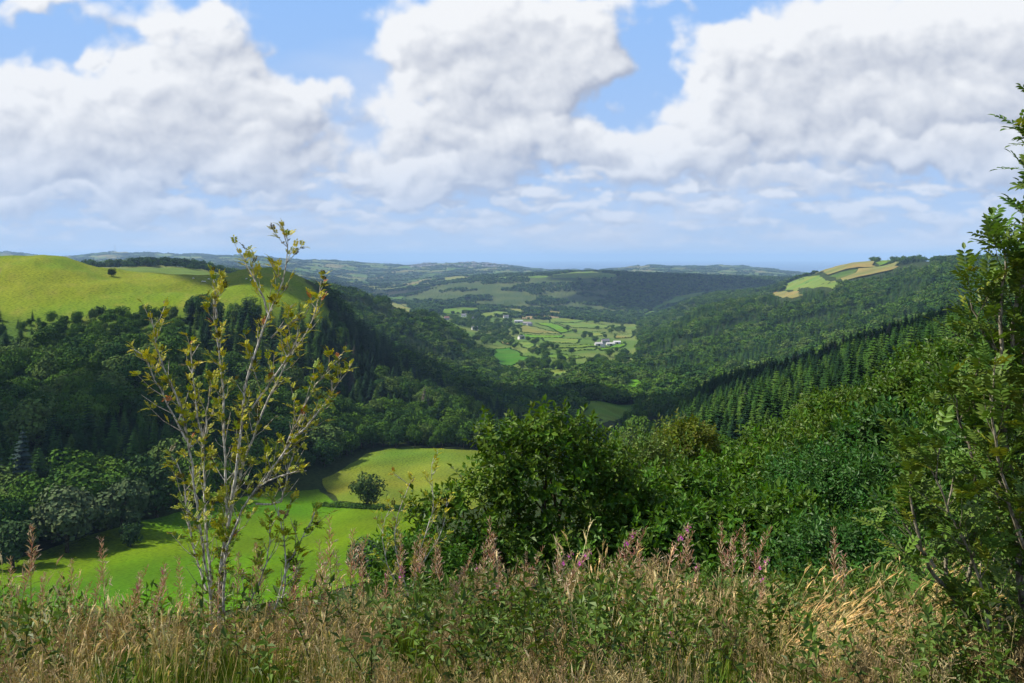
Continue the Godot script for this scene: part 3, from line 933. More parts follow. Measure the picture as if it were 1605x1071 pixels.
# ---------------------------------------------------------------- far land
func build_far() -> void:
	var FARCROWN := make_crown(250, 90, 0.3, Vector3(0.44, 0.36, 0.44))
	if CROWNS_FAR.is_empty():
		for k in 5: CROWNS_FAR.append(make_crown(200 + k, 420, 0.13, Vector3(0.44, 0.36, 0.44)))
	# woods and hedges beyond the valley
	var xf := []; var cs := []
	var dep0 := 2450.0
	while dep0 < 9900.0:
		var sp := 11.0 if dep0 < 3400 else 14.0 if dep0 < 5000 else 22.0
		dep0 += sp
		var s0 := -0.62
		while s0 < 0.34:
			s0 += sp / dep0
			var dep := dep0 + rf(-0.45, 0.45) * sp
			var x := s0 * dep0 + rf(-0.45, 0.45) * sp; var u := 802.5 + 1390 * x / dep
			var n2 := nz2.get_noise_2d(x * 2.0, dep * 2.0)
			var wood := n2 > 0.22
			var k12 := kd(12, u); var k11 := kd(11, u)
			if dep < k12 * 1.01 and u > 640:
				wood = n2 > 0.14 or dep > k12 * 0.955 and u < 900 or u > 955 + nz2.get_noise_2d(x * 5, dep * 5) * 140 or dep < k11 * 1.03
			if u > 470 and u < 575 and dep > 3000 and dep < 4600: wood = true
			var h := rf(8, 13)
			if not wood:
				# hedgerows between the fields
				if dep < k12 and u > 640: continue
				var wx := x + nz.get_noise_2d(x * 0.15, dep * 0.15) * 160; var wz := dep + nz.get_noise_2d(dep * 0.15, x * 0.15 + 70) * 160
				if fposmod(wx, 210.0) > sp and fposmod(wz, 315.0) > sp or rng.randf() < 0.25: continue
				h = rf(3, 6)
			if in_field(x, -dep): continue
			var y := H(x, -dep)
			if y < SEA + 3: continue
			var wd := h * 1.25 if dep < 5000 else maxf(h * 1.3, sp * (0.9 if wood else 0.6))
			xf.append(Transform3D(Basis(Vector3.UP, rf(0, TAU)).scaled(Vector3(wd, h, wd)), Vector3(x, y - 1, -dep)))
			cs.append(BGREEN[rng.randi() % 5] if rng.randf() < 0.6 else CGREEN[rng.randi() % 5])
	tag(mm("far_woods", FARCROWN, xf, cs, M.crown), "distant woods and hedgerows spread over the far hills", "woods", "", "stuff")
	# rows of young trees on the replanted slope
	var y1 := []; var y2 := []
	var young := make_conifer(500, 6, 6, false, 0.26)
	var row := -500.0
	while row < 900.0:
		row += 13.0
		var d := 2900.0
		while d < 4150.0:
			d += 5.5
			var x := row + (d - 3400) * 0.12 + rf(-1, 1) + nz2.get_noise_2d(row, d) * 40
			var u := 802.5 + 1390 * x / d
			if u < 640 or u > 985 or d > kd(12, u) * 0.96 or d < kd(11, u) * 1.03: continue
			if nz2.get_noise_2d(x * 2.0, d * 2.0) > 0.12 or nz2.get_noise_2d(x * 3 + 500, d * 3) > 0.16 or rng.randf() < 0.2: continue
			var h := rf(4, 6)
			y1.append(Transform3D(Basis(Vector3.UP, rf(0, TAU)).scaled(Vector3(h * 1.4, h, h * 1.4)), Vector3(x, H(x, -d) - 0.2, -d)))
			y2.append(CGREEN[2 + rng.randi() % 3])
	tag(mm("young_plantation", young, y1, y2, M.conifer), "rows of young conifers on the far replanted slope", "plantation", "", "stuff")
	# the town by the sea
	var hb := MB.new()
	house_shape(hb, Vector3(12, 9, 9), Color(0.55, 0.53, 0.5), Color(0.16, 0.16, 0.18))
	var tx := []; var tc := []
	for k in 420:
		var u := rf(640, 800); var d := rf(8000, 9300)
		if nz2.get_noise_2d(u * 8, d) < -0.08: continue
		var x := uv_s(u) * d
		var y := H(x, -d)
		if y < SEA + 4: continue
		tx.append(Transform3D(Basis(Vector3.UP, rf(-0.5, 0.5)).scaled(Vector3.ONE * rf(0.9, 1.7)), Vector3(x, y - 0.5, -d)))
		var g := rf(0.5, 1.0)
		tc.append(Color(g, g * 0.97, g * 0.93))
	tag(mm("far_town", hb.done(), tx, tc, M.plain), "far-off pale town spread over a hill before the sea", "town", "", "stuff")
	# mast on the far ridge
	var p := at(180, 399, 7000)
	p.y = H(p.x, p.z)
	var t := thing("radio_mast", "thin grey radio mast standing on the far left ridge", "mast", p)
	var pm := MB.new()
	var hgt := 105.0
	for k in 3:
		var a := TAU * k / 3
		pm.tube([Vector3(cos(a), 0, sin(a)) * 2.4, Vector3(cos(a) * 0.8, hgt, sin(a) * 0.8)], [0.5, 0.35], 4, Color(0.25, 0.25, 0.27))
		for q in 12:
			var b := TAU * ((k + q % 2) % 3) / 3; var c := TAU * ((k + 1 + q % 2) % 3) / 3
			var r0 := lerpf(2.4, 0.8, q / 12.0); var r1 := lerpf(2.4, 0.8, (q + 1) / 12.0)
			pm.tube([Vector3(cos(b) * r0, hgt * q / 12, sin(b) * r0), Vector3(cos(c) * r1, hgt * (q + 1) / 12, sin(c) * r1)], [0.22, 0.22], 4, Color(0.25, 0.25, 0.27))
	obj("lattice", pm.done(), M.plain, t)
	var an := MB.new()
	an.tube([Vector3(0, hgt - 1, 0), Vector3(0, hgt + 14, 0)], [0.5, 0.25], 5, Color(0.3, 0.12, 0.1))
	obj("antenna", an.done(), M.plain, t)
func in_field_far(x: float, z: float) -> bool: return in_field(x, z)

func house_shape(mb: MB, s: Vector3, wall: Color, roof: Color) -> void:
	var a := s.x / 2; var b := s.z / 2; var e := s.y * 0.6; var r := s.y
	var P := [Vector3(-a, -1, -b), Vector3(a, -1, -b), Vector3(a, -1, b), Vector3(-a, -1, b), Vector3(-a, e, -b), Vector3(a, e, -b), Vector3(a, e, b), Vector3(-a, e, b)]
	for k in 4:
		var q := (k + 1) % 4
		if wall.a > 0: mb.quad(P[k], P[k + 4], P[q + 4], P[q], wall)
	if wall.a > 0:
		mb.tri(P[4], P[7], Vector3(-a, r, 0), wall); mb.tri(P[5], P[6], Vector3(a, r, 0), wall)
	if roof.a > 0:
		var o := 0.35
		for sg in [-1.0, 1.0]:
			var l0 := Vector3(-a - o, e - o * 0.6, sg * (b + o)); var l1 := Vector3(a + o, e - o * 0.6, sg * (b + o))
			var t0_ := Vector3(-a - o, r + 0.12, 0); var t1 := Vector3(a + o, r + 0.12, 0)
			mb.quad(l0, l1, t1, t0_, roof)
			var dn := Vector3(0, 0.25, 0)
			mb.quad(l0 + dn, l1 + dn, t1 + dn, t0_ + dn, roof)
			mb.quad(l0, l1, l1 + dn, l0 + dn, roof)
			mb.quad(l0, t0_, t0_ + dn, l0 + dn, roof); mb.quad(l1, t1, t1 + dn, l1 + dn, roof)

# ---------------------------------------------------------------- valley floor: houses, hedges, trees
func house(p: Vector3, s: Vector3, turn: float, wall: Color, roof: Color, label: String, chimney: bool, called := "house") -> void:
	var t := thing(called, label, "barn" if called == "barn" else "house", p, "buildings on the valley floor")
	t.rotation.y = turn
	var w := MB.new(); house_shape(w, s, wall, Color(0, 0, 0, 0)); obj("wall", w.done(), M.plain, t)
	var r := MB.new(); house_shape(r, s, Color(0, 0, 0, 0), roof); var ro := obj("roof", r.done(), M.plain, t)
	if chimney:
		for sg in [-1, 1]:
			var c := MB.new()
			var cx: float = sg * (s.x / 2 - 0.5)
			c.tube([Vector3(cx, s.y * 0.9, 0), Vector3(cx, s.y + 1.3, 0), Vector3(cx, s.y + 1.3, 0)], [0.5, 0.5, 0.01], 4, wall, false)
			obj("chimney", c.done(), M.plain, ro)
		for k in 3:
			for fl in 2:
				if s.y < 6 and fl == 1: continue
				var c := MB.new()
				var cx := (k - 1) * s.x * 0.3; var cy := 1.2 + fl * 2.4; var z := s.z / 2 + 0.04
				c.quad(Vector3(cx - 0.5, cy, z), Vector3(cx - 0.5, cy + 1.2, z), Vector3(cx + 0.5, cy + 1.2, z), Vector3(cx + 0.5, cy, z), Color(0.03, 0.035, 0.04))
				obj("window", c.done(), M.plain, t)
	else:
		var c := MB.new()
		var z := s.z / 2 + 0.04
		c.quad(Vector3(-1.8, 0, z), Vector3(-1.8, 3.2, z), Vector3(1.8, 3.2, z), Vector3(1.8, 0, z), Color(0.04, 0.04, 0.045))
		obj("door", c.done(), M.plain, t)
func build_valley() -> void:
	var white := Color(0.38, 0.37, 0.36); var slate := Color(0.13, 0.13, 0.15); var grey := Color(0.35, 0.35, 0.34)
	var hs := [
		[949, 538, 14, 8.5, 8, 0.2, white, slate, "white farmhouse with slate roof at the valley farm", true, "house"],
		[938, 541, 13, 6, 8, 0.3, white, grey, "long pale barn left of the white farmhouse", false, "barn"],
		[957, 541, 15, 5.5, 8, 0.1, Color(0.5, 0.5, 0.48), grey, "grey barn right of the white farmhouse", false, "barn"],
		[967, 538, 13, 5, 8, 0.1, Color(0.6, 0.6, 0.58), Color(0.4, 0.4, 0.4), "pale roofed shed at the right end of the valley farm", false, "barn"],
		[945, 543, 12, 5, 8, 1.4, Color(0.6, 0.59, 0.55), slate, "low shed before the white farmhouse", false, "barn"],
		[813, 505, 22, 7, 11, 0.1, grey, Color(0.28, 0.29, 0.31), "grey barn beside the olive field in the valley", false, "barn"],
		[826, 508, 20, 7, 10, -0.2, Color(0.5, 0.48, 0.45), Color(0.22, 0.2, 0.2), "brown-walled barn right of the grey valley barn", false, "barn"],
		[830, 510, 13, 7.5, 8, 0.3, white, slate, "white cottage right of the valley barns", true, "house"],
		[817, 531, 12, 7, 8, 0.5, Color(0.6, 0.58, 0.55), slate, "cottage among trees below the olive field", true, "house"],
		[793, 498, 14, 8, 9, 0.2, Color(0.6, 0.58, 0.53), slate, "pale house behind trees left of the pink-brown field", true, "house"],
		[738, 501, 13, 8, 8, 0.0, white, slate, "white house among trees above the wooded spur", true, "house"],
		[700, 501, 12, 9, 8, 0.3, white, Color(0.2, 0.12, 0.1), "red-roofed white house high on the wooded left slope", true, "house"],
		[744, 517, 13, 8, 8, 0.4, white, slate, "white house on the wooded slope above the dark spur", true, "house"],
		[727, 496, 12, 8, 8, -0.3, Color(0.65, 0.63, 0.6), slate, "pale cottage near the top of the valley village", true, "house"],
	]
	var hp := []
	for h in hs:
		var p := at(h[0], h[1] + 1.0, 1150)
		hp.append(Vector2(p.x, p.z))
		house(p, Vector3(h[2], h[3], h[4]), h[5], h[6], h[7], h[8], h[9], h[10])
	# hedges along field edges of the valley floor, each field's hedge one thing
	var shrub: Mesh = CROWNS_FAR[1]
	var cnt := 0
	for f in FIELDS:
		var c: Vector2 = f.box.get_center()
		if c.y > -1000 or c.y < -2800 or c.x > 330: continue
		var xf := []; var cs := []
		var poly: PackedVector2Array = f.poly
		for q in poly.size():
			var a := poly[q]; var b := poly[(q + 1) % poly.size()]
			var n := maxi(1, int(a.distance_to(b) / 3.2))
			for w in n:
				if rng.randf() < 0.12: continue
				var p := a.lerp(b, float(w) / n) + Vector2(rf(-1, 1), rf(-1, 1))
				var h := rf(1.6, 3.0)
				xf.append(Transform3D(Basis(Vector3.UP, rf(0, TAU)).scaled(Vector3(h * 1.5, h, h * 1.5)), Vector3(p.x, H(p.x, p.y) - 0.5, p.y) - Vector3(c.x, 0, c.y)))
				cs.append(BGREEN[rng.randi() % 3])
		var o := thing("hedge", "dark hedge round the %s valley field" % f.what, "hedge", Vector3(c.x, 0, c.y), "hedges on the valley floor")
		tag(mm("foliage", shrub, xf, cs, M.crown, o), "", "", "", "stuff")
		cnt += 1
	# single trees and groves between the fields
	var groves := [[770,495,9,9],[760,510,10,10],[790,525,10,8],[735,500,8,10],[720,490,8,8],[800,515,8,7],[820,540,8,6],[850,545,8,6],[835,555,8,6],[760,535,9,8],[880,540,5,5],[895,520,9,5],[860,515,5,3],[915,530,4,4],[932,533,6,4],[940,518,8,5],[970,520,10,5],[985,530,8,6],[960,550,9,6],[915,553,10,5],[880,555,6,4],[905,552,4,4],[855,502,5,3],[908,513,3,2],[840,497,5,4],[760,488,5,3],[745,492,4,3],[780,487,5,3],[820,482,8,4],[850,487,8,4],[870,565,6,5],[820,575,9,8],[850,575,10,8],[880,580,12,7],[900,575,10,6],[800,590,10,8],[940,575,14,8],[980,565,14,10],[1000,580,16,10],[975,600,12,8],[930,600,9,6],[690,488,7,5],[705,482,6,4],[850,490,8,3],[810,488,8,3],[715,500,14,0],[745,508,16,0],[765,500,14,0],[780,515,16,0],[790,505,12,0],[755,522,16,0],[775,530,14,0],[735,512,14,0],[800,535,10,0],[725,506,14,0],[750,498,12,0]]
	var xf := []; var cs := []
	for g in groves:
		for k in g[2] * (1.5 if g[0] < 815 or g[1] > 560 else 0.9):
			var u: float = g[0] + rng.randfn() * 9; var v: float = g[1] + rng.randfn() * 3.2
			var p := at(u, v, 850)
			if -p.z > 2900 or in_field(p.x, p.z) and rng.randf() < 0.85 or hides_field(p.x, -p.z, p.y, 9.0) and rng.randf() < 0.8: continue
			var near_house := false
			for q in hp:
				if q.distance_to(Vector2(p.x, p.z)) < 15 or absf(q.x / q.y - p.x / p.z) < 0.007 and p.z > q.y and p.z < q.y + 110: near_house = true
			if near_house and rng.randf() < 0.7: continue
			var h := rf(7, 14)
			if cnt < 170 and -p.z < 1900:
				cnt += 1
				tree_thing("valley_tree", vlabel(p), "trees between the valley fields", p - Vector3(0, 0.3, 0), h, rf(1.0, 1.3), false, BGREEN[rng.randi() % 5], rng.randi() % 5, rf(0, TAU))
			else:
				xf.append(Transform3D(Basis(Vector3.UP, rf(0, TAU)).scaled(Vector3(h * 1.2, h, h * 1.2)), p - Vector3(0, 0.3, 0))); cs.append(BGREEN[rng.randi() % 5])
	tag(mm("valley_groves", CROWNS_FAR[2], xf, cs, M.crown), "distant groves dotted among the valley fields", "trees", "", "stuff")

func build_lone_trees() -> void:
	var L := [
		["lone_tree", "bushy tree standing on the hedge line between the two meadows", 575, 797, 11.0, 1.0, Color(0.05, 0.085, 0.022), 0, 200],
		["round_bush", "round dark bush alone in the bright green meadow", 205, 858, 6.2, 1.15, Color(0.028, 0.06, 0.02), 1, 120],
		["willow", "pale grey-green willow at the left edge of the meadow", 105, 868, 17, 1.1, Color(0.075, 0.105, 0.045), 2, 120],
		["willow", "grey-green willow right of the palest one by the meadow", 190, 842, 17, 1.05, Color(0.058, 0.09, 0.038), 3, 120],
		["meadow_tree", "dark round tree at the left picture edge by the meadow", 20, 892, 13, 1.1, Color(0.035, 0.068, 0.022), 4, 120],
		["meadow_tree", "dark tree behind the bare rowan at the top of the meadow", 245, 812, 18, 1.0, Color(0.03, 0.062, 0.018), 0, 120],
		["hawthorn", "tiny dark hawthorn alone on the bare grass hill", 175, 434, 5.5, 1.5, Color(0.025, 0.045, 0.015), 1, 450],
		["near_tree", "grey-green bush below the bank behind the plumed willowherb", 570, 905, 7.0, 1.2, Color(0.05, 0.085, 0.035), 2, 100],
		["spruce", "blue-grey spruce at the left picture edge in the forest", 35, 800, 24, 0.95, Color(0.03, 0.05, 0.045), -1, 150],
		["spruce", "blue-grey spruce second from the left picture edge", -20, 800, 25, 0.95, Color(0.03, 0.05, 0.045), -2, 150],
	]
	for a in L:
		var p := at(a[2], a[3], a[8])
		var con: bool = a[7] < 0
		tree_thing(a[0], a[1], "", p - Vector3(0, 0.3, 0), a[4], a[5], con, a[6], absi(a[7]), rf(0, TAU), "bush" if "bush" in a[0] else "tree")
	# hedge between the two meadows
	var xf := []; var cs := []
	var c0 := at(560, 797, 200)
	for k in 90:
		var u := lerpf(505, 665, k / 90.0)
		var p := at(u, 795 + (u - 505) * 0.06, 180)
		var h := rf(1.2, 2.2)
		xf.append(Transform3D(Basis(Vector3.UP, rf(0, TAU)).scaled(Vector3(h * 1.5, h, h * 1.5)), p - c0 - Vector3(0, 0.2, 0))); cs.append(BGREEN[rng.randi() % 3])
	var o := thing("hedge", "low dark hedge running between the two meadows", "hedge", c0, "")
	tag(mm("foliage", CROWNS_FAR[0], xf, cs, M.crown, o), "", "", "", "stuff")
	# wood on the knoll behind the saddle
	var kx := []; var kc := []
	for k in 420:
		var u := rf(196, 345); var d := rf(1290, 1480)
		var top := u > 212 and u < 290
		if top and d < 1390 and rng.randf() < 0.85 and u > 240: continue
		if not top and d > 1370: continue
		var x := uv_s(u) * d
		var h := rf(10, 16) if top else rf(6, 9)
		kx.append(Transform3D(Basis(Vector3.UP, rf(0, TAU)).scaled(Vector3(h * 1.1, h, h * 1.1)), Vector3(x, H(x, -d) - 0.4, -d)))
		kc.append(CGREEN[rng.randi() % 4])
	tag(mm("knoll_wood", CROWNS_FAR[3], kx, kc, M.crown), "small dark wood on the knoll behind the grass hill", "wood", "", "stuff")
	# sheep on the second hill
	for k in 9:
		var u := rf(300, 400); var p := at(u, rf(437, 448), 480)
		sheep(p, rf(0, TAU))
func sheep(p: Vector3, turn: float) -> void:
	var t := thing("sheep", "tiny white sheep grazing on the bare grass hill", "sheep", p, "sheep on the hill")
	t.rotation.y = turn
	var mb := MB.new()
	mb.tube([Vector3(-0.62, 0.6, 0), Vector3(-0.55, 0.62, 0), Vector3(-0.3, 0.68, 0), Vector3(0.1, 0.66, 0), Vector3(0.42, 0.7, 0), Vector3(0.58, 0.7, 0), Vector3(0.75, 0.5, 0), Vector3(0.9, 0.3, 0), Vector3(0.97, 0.2, 0)], [0.02, 0.2, 0.32, 0.34, 0.28, 0.18, 0.11, 0.1, 0.02], 8, Color(0.6, 0.57, 0.5))
	for x in [-0.4, 0.4]:
		for z in [-0.16, 0.16]: mb.tube([Vector3(x, 0.5, z), Vector3(x - 0.04, 0.25, z), Vector3(x, 0.0, z)], [0.09, 0.05, 0.045], 5, Color(0.3, 0.28, 0.25))
	obj("body", mb.done(), M.plain, t)

# ---------------------------------------------------------------- thickets of leafy shrubs below the bank
var SPRAYS := []; var FINE := []
func make_spray(seed_: int, nl: int, tw: float, ll: float, lw: float) -> ArrayMesh:
	var keep := rng.state
	rng.seed = seed_
	var mb := MB.new()
	var bend := Vector3(rf(-0.2, 0.2), 0, rf(-0.2, 0.2))
	var pts := []
	for k in 4:
		var f := k / 3.0
		pts.append(Vector3(0, tw * f, 0) + bend * tw * f * f)
	mb.tube(pts, [0.004, 0.003, 0.002, 0.001], 3, Color(0.9, 0.55, 0.6), false)
	for k in nl:
		var f := 0.15 + 0.85 * (k + 0.5) / nl
		var p := Vector3(0, tw * f, 0) + bend * tw * f * f
		var a := k * 2.4 + rf(-0.4, 0.4)
		var out := Vector3(cos(a), rf(0.1, 0.9), sin(a)).normalized()
		if k == nl - 1: out = Vector3(rf(-0.3, 0.3), 1, rf(-0.3, 0.3)).normalized()
		var g := rf(0.7, 1.3)
		mb.leaf(p, out, Vector3(rf(-0.3, 0.3), 1, rf(-0.3, 0.3)), ll * rf(0.7, 1.15), lw * rf(0.8, 1.1), Color(g * rf(0.85, 1.25), g, g * rf(0.8, 1.1)), rf(0.05, 0.35))
	mb.uv.clear()
	rng.state = keep
	return mb.done()
func shrub(called: String, label: String, p: Vector3, lobes: Array, tint: Color, dens: float, models: Array, leafscale: float, stems := 7) -> void:
	# lobes: [centre offset from p, radii]
	var t := thing(called, label, "shrub", p, "shrubs below the bank")
	var wb := MB.new()
	for k in stems:
		var l: Array = lobes[k % lobes.size()]
		var a := Vector3(rf(-0.25, 0.25), -0.15, rf(-0.25, 0.25))
		var e: Vector3 = l[0] + rdir() * l[1].x * 0.5
		var mid := a.lerp(e, 0.5) + Vector3(rf(-0.2, 0.2), rf(-0.1, 0.3), rf(-0.2, 0.2))
		wb.tube([a, a.lerp(mid, 0.5) + Vector3(rf(-0.06, 0.06), 0, rf(-0.06, 0.06)), mid, mid.lerp(e, 0.55), e], [0.05, 0.042, 0.03, 0.02, 0.006], 6, Color(0.16, 0.13, 0.09))
		for q in 4:
			var b := mid.lerp(e, rf(0, 0.8))
			var c: Vector3 = b + (rdir() + Vector3(0, 0.4, 0)).normalized() * l[1].x * rf(0.5, 0.9)
			wb.tube([b, b.lerp(c, 0.5) + rdir() * 0.05, c], [0.016, 0.01, 0.003], 4, Color(0.16, 0.13, 0.09))
	obj("stems", wb.done(), M.bark, t)
	var xf := [[], [], []]; var cs := [[], [], []]
	for l in lobes:
		var R: Vector3 = l[1]
		var area := (R.x * R.y + R.y * R.z + R.x * R.z) / 3.0 * 4 * PI
		for k in int(area * dens):
			var d := rdir()
			if d.y < -0.35 and rng.randf() < 0.6: d.y = -d.y
			if d.z < -0.4 and rng.randf() < 0.45: d.z = -d.z
			var rr := rf(0.72, 1.02) if rng.randf() < 0.8 else rf(0.4, 0.75)
			var bump := 1.0 + nz.get_noise_3d(d.x * 60 + p.x * 9, d.y * 60, d.z * 60 + p.z * 9) * 0.35
			var q: Vector3 = l[0] + d * R * rr * bump
			var up := (d * 0.8 + Vector3(0, 0.75, 0) + rdir() * 0.55).normalized()
			var sd := up.cross(rdir()).normalized()
			var sc := leafscale * rf(0.75, 1.3)
			var b := Basis(sd, up, sd.cross(up)).scaled(Vector3.ONE * sc)
			var g := rf(0.65, 1.35)
			var y := rf(0.85, 1.25)
			var m := rng.randi() % 3
			xf[m].append(Transform3D(b, q)); cs[m].append(Color(tint.r * g * y, tint.g * g, tint.b * g))
	for m in 3:
		var o := mm("foliage", models[m], xf[m], cs[m], M.leaf, t)
		tag(o, "", "", "", "stuff")
func auto_lobes(w: float, h: float, n: int) -> Array:
	var out := [[Vector3(0, h * 0.45, 0), Vector3(w * 0.42, h * 0.42, w * 0.42)]]
	for k in n:
		var a := TAU * k / n + rf(-0.3, 0.3)
		var hh := rf(0.3, 0.78)
		var rr := (1.0 - absf(hh - 0.35)) * 0.34
		out.append([Vector3(cos(a) * w * rr, h * hh, sin(a) * w * rr), Vector3(w, h * 0.9, w) * rf(0.17, 0.25)])
	return out
func build_thickets() -> void:
	for k in 3:
		SPRAYS.append(make_spray(600 + k, 10, 0.32, 0.10, 0.058))
		FINE.append(make_spray(620 + k, 14, 0.34, 0.062, 0.03))
	# dense shrub in the middle: outline from the photograph, in metres about its base
	var D := 13.0
	var px := D / 1390.0
	var x0 := uv_s(850) * D
	var y0 := H(x0, -D)
	var lobes := []
	for a in [[850,760,110,95,0.0],[790,700,50,50,0.3],[775,675,34,32,0.2],[870,680,55,45,0.1],[845,660,34,30,0.0],[905,700,50,45,-0.2],[940,760,70,70,0.0],[760,780,75,60,0.4],[700,790,55,40,0.5],[665,800,40,35,0.5],[690,850,64,48,0.6],[655,860,46,40,0.6],[640,890,46,36,0.5],[800,850,100,60,0.6],[920,850,100,60,0.6],[985,800,50,60,0.1],[860,930,150,60,0.2]]:
		var c := Vector3(uv_s(a[0]) * D, (403.0 - a[1]) / 1390.0 * D, -D + a[4])
		lobes.append([c - Vector3(x0, y0 + 0.05, -D), Vector3(a[2] * px, a[3] * px, (a[2] + a[3]) * 0.5 * px) * 0.95 - Vector3.ONE * 0.19])
	shrub("sallow_shrub", "big dense dark green shrub in the middle below the bank", Vector3(x0, y0, -D), lobes, Color(0.068, 0.148, 0.012), 50.0, SPRAYS, 1.0, 14)
	# u, depth, top v, width px, tint, fine, label
	var G := [
		[1000, 17.0, 676, 150, Color(0.085, 0.11, 0.04), true, "pale grey-green shrub right behind the big middle shrub"],
		[1090, 15.5, 738, 170, Color(0.05, 0.095, 0.016), false, "mid green shrub first to the right of the big middle shrub"],
		[1060, 12.5, 800, 190, Color(0.045, 0.09, 0.014), false, "low leafy shrub at the right foot of the big middle shrub"],
		[1190, 18.0, 722, 190, Color(0.05, 0.095, 0.015), false, "bright green shrub in the middle of the right thicket"],
		[1085, 30.0, 655, 90, Color(0.09, 0.10, 0.016), false, "yellowish sapling standing up behind the right thicket"],
		[1280, 22.0, 662, 200, Color(0.055, 0.09, 0.018), false, "tall shrub on the skyline of the right thicket below the conifers"],
		[1370, 25.0, 605, 200, Color(0.05, 0.085, 0.016), false, "taller dark shrub climbing the right side of the thicket"],
		[1470, 24.0, 552, 220, Color(0.05, 0.085, 0.018), false, "highest shrub of the right thicket left of the near rowan"],
		[1590, 20.0, 510, 220, Color(0.045, 0.08, 0.018), false, "shrub behind the near rowan at the right picture edge"],
		[1200, 12.5, 790, 200, Color(0.045, 0.085, 0.016), false, "leafy shrub low in the right thicket behind the grasses"],
		[1310, 13.5, 715, 190, Color(0.035, 0.08, 0.028), true, "fine-leaved blue-green shrub in the right thicket"],
		[1420, 14.5, 660, 190, Color(0.035, 0.075, 0.026), false, "dark blue-green shrub left of the near rowan trunk"],
		[1330, 10.5, 850, 180, Color(0.032, 0.075, 0.026), true, "low blue-green bush at the foot of the right thicket"],
		[1430, 10.8, 830, 150, Color(0.03, 0.07, 0.02), true, "dark bush in shade left of the near rowan foot"],
		[1530, 12.0, 690, 200, Color(0.035, 0.07, 0.018), false, "dark shrub right behind the near rowan stems"],
		[1580, 9.5, 800, 160, Color(0.035, 0.07, 0.018), false, "dark shrub low behind the near rowan at the picture edge"],
		[1130, 22.0, 745, 150, Color(0.05, 0.085, 0.018), false, "shrub peeping over the middle of the right thicket"],
		[660, 11.5, 855, 120, Color(0.05, 0.1, 0.02), true, "low green bush at the left foot of the big middle shrub"],
	]
	for g in G:
		var d: float = g[1]
		var x := uv_s(g[0]) * d
		var y := H(x, -d)
		var h: float = (403.0 - g[2]) / 1390.0 * d - y
		var w: float = g[3] / 1390.0 * d * 1.25
		shrub("thicket_shrub", g[6], Vector3(x, y, -d), auto_lobes(w, h, 13), Color(g[4].r * 1.15, g[4].g * 1.5, g[4].b * 0.75), 34.0 if d < 16 else 26.0, FINE if g[5] else SPRAYS, 1.15 if d < 16 else 1.3)

# ---------------------------------------------------------------- rowans
var RLEAF := []
func make_rowan_leaf(seed_: int, l: float, pairs: int, ll: float, lw: float) -> ArrayMesh:
	var keep := rng.state
	rng.seed = seed_
	var mb := MB.new()
	var sag := rf(0.1, 0.3)
	var pts := []; var rr := []
	for k in 4:
		var f := k / 3.0
		pts.append(Vector3(0, -sag * l * f * f, -l * f)); rr.append(0.0016 * (1.2 - f))
	mb.tube(pts, rr, 3, Color(1.2, 0.9, 0.7), false)
	for k in pairs + 1:
		var f := 0.3 + 0.7 * k / pairs
		var p := Vector3(0, -sag * l * f * f, -l * f)
		var g := rf(0.8, 1.2)
		var col := Color(g * rf(0.9, 1.15), g, g)
		if k == pairs:
			mb.leaf6(p, Vector3(0, -0.3, -1).normalized(), Vector3.UP, ll, lw, col, 0.15)
			continue
		for sg in [-1.0, 1.0]:
			mb.leaf6(p, Vector3(sg, rf(-0.15, 0.3), -0.45).normalized(), Vector3(0, 1, 0), ll * rf(0.85, 1.1) * (1.0 - 0.25 * absf(f - 0.7)), lw, col, rf(0.05, 0.3))
	mb.uv.clear()
	rng.state = keep
	return mb.done()
func branch_path(pts: Array, n: int) -> Array:
	var c := Curve3D.new()
	for k in pts.size():
		var tan: Vector3 = (pts[mini(k + 1, pts.size() - 1)] - pts[maxi(k - 1, 0)]) * 0.18
		c.add_point(pts[k], -tan, tan)
	var L := c.get_baked_length()
	var out := []
	for k in n + 1: out.append(c.sample_baked(L * k / n, true))
	return out
func leaf_basis(dir: Vector3, sc: float) -> Basis:
	# leaf mesh runs along -z with +y as upper side
	var z := -dir.normalized()
	var x := Vector3.UP.cross(z)
	if x.length() < 0.05: x = Vector3.RIGHT
	x = x.normalized().rotated(z, rf(-0.5, 0.5))
	return Basis(x, z.cross(x), z).scaled(Vector3.ONE * sc)
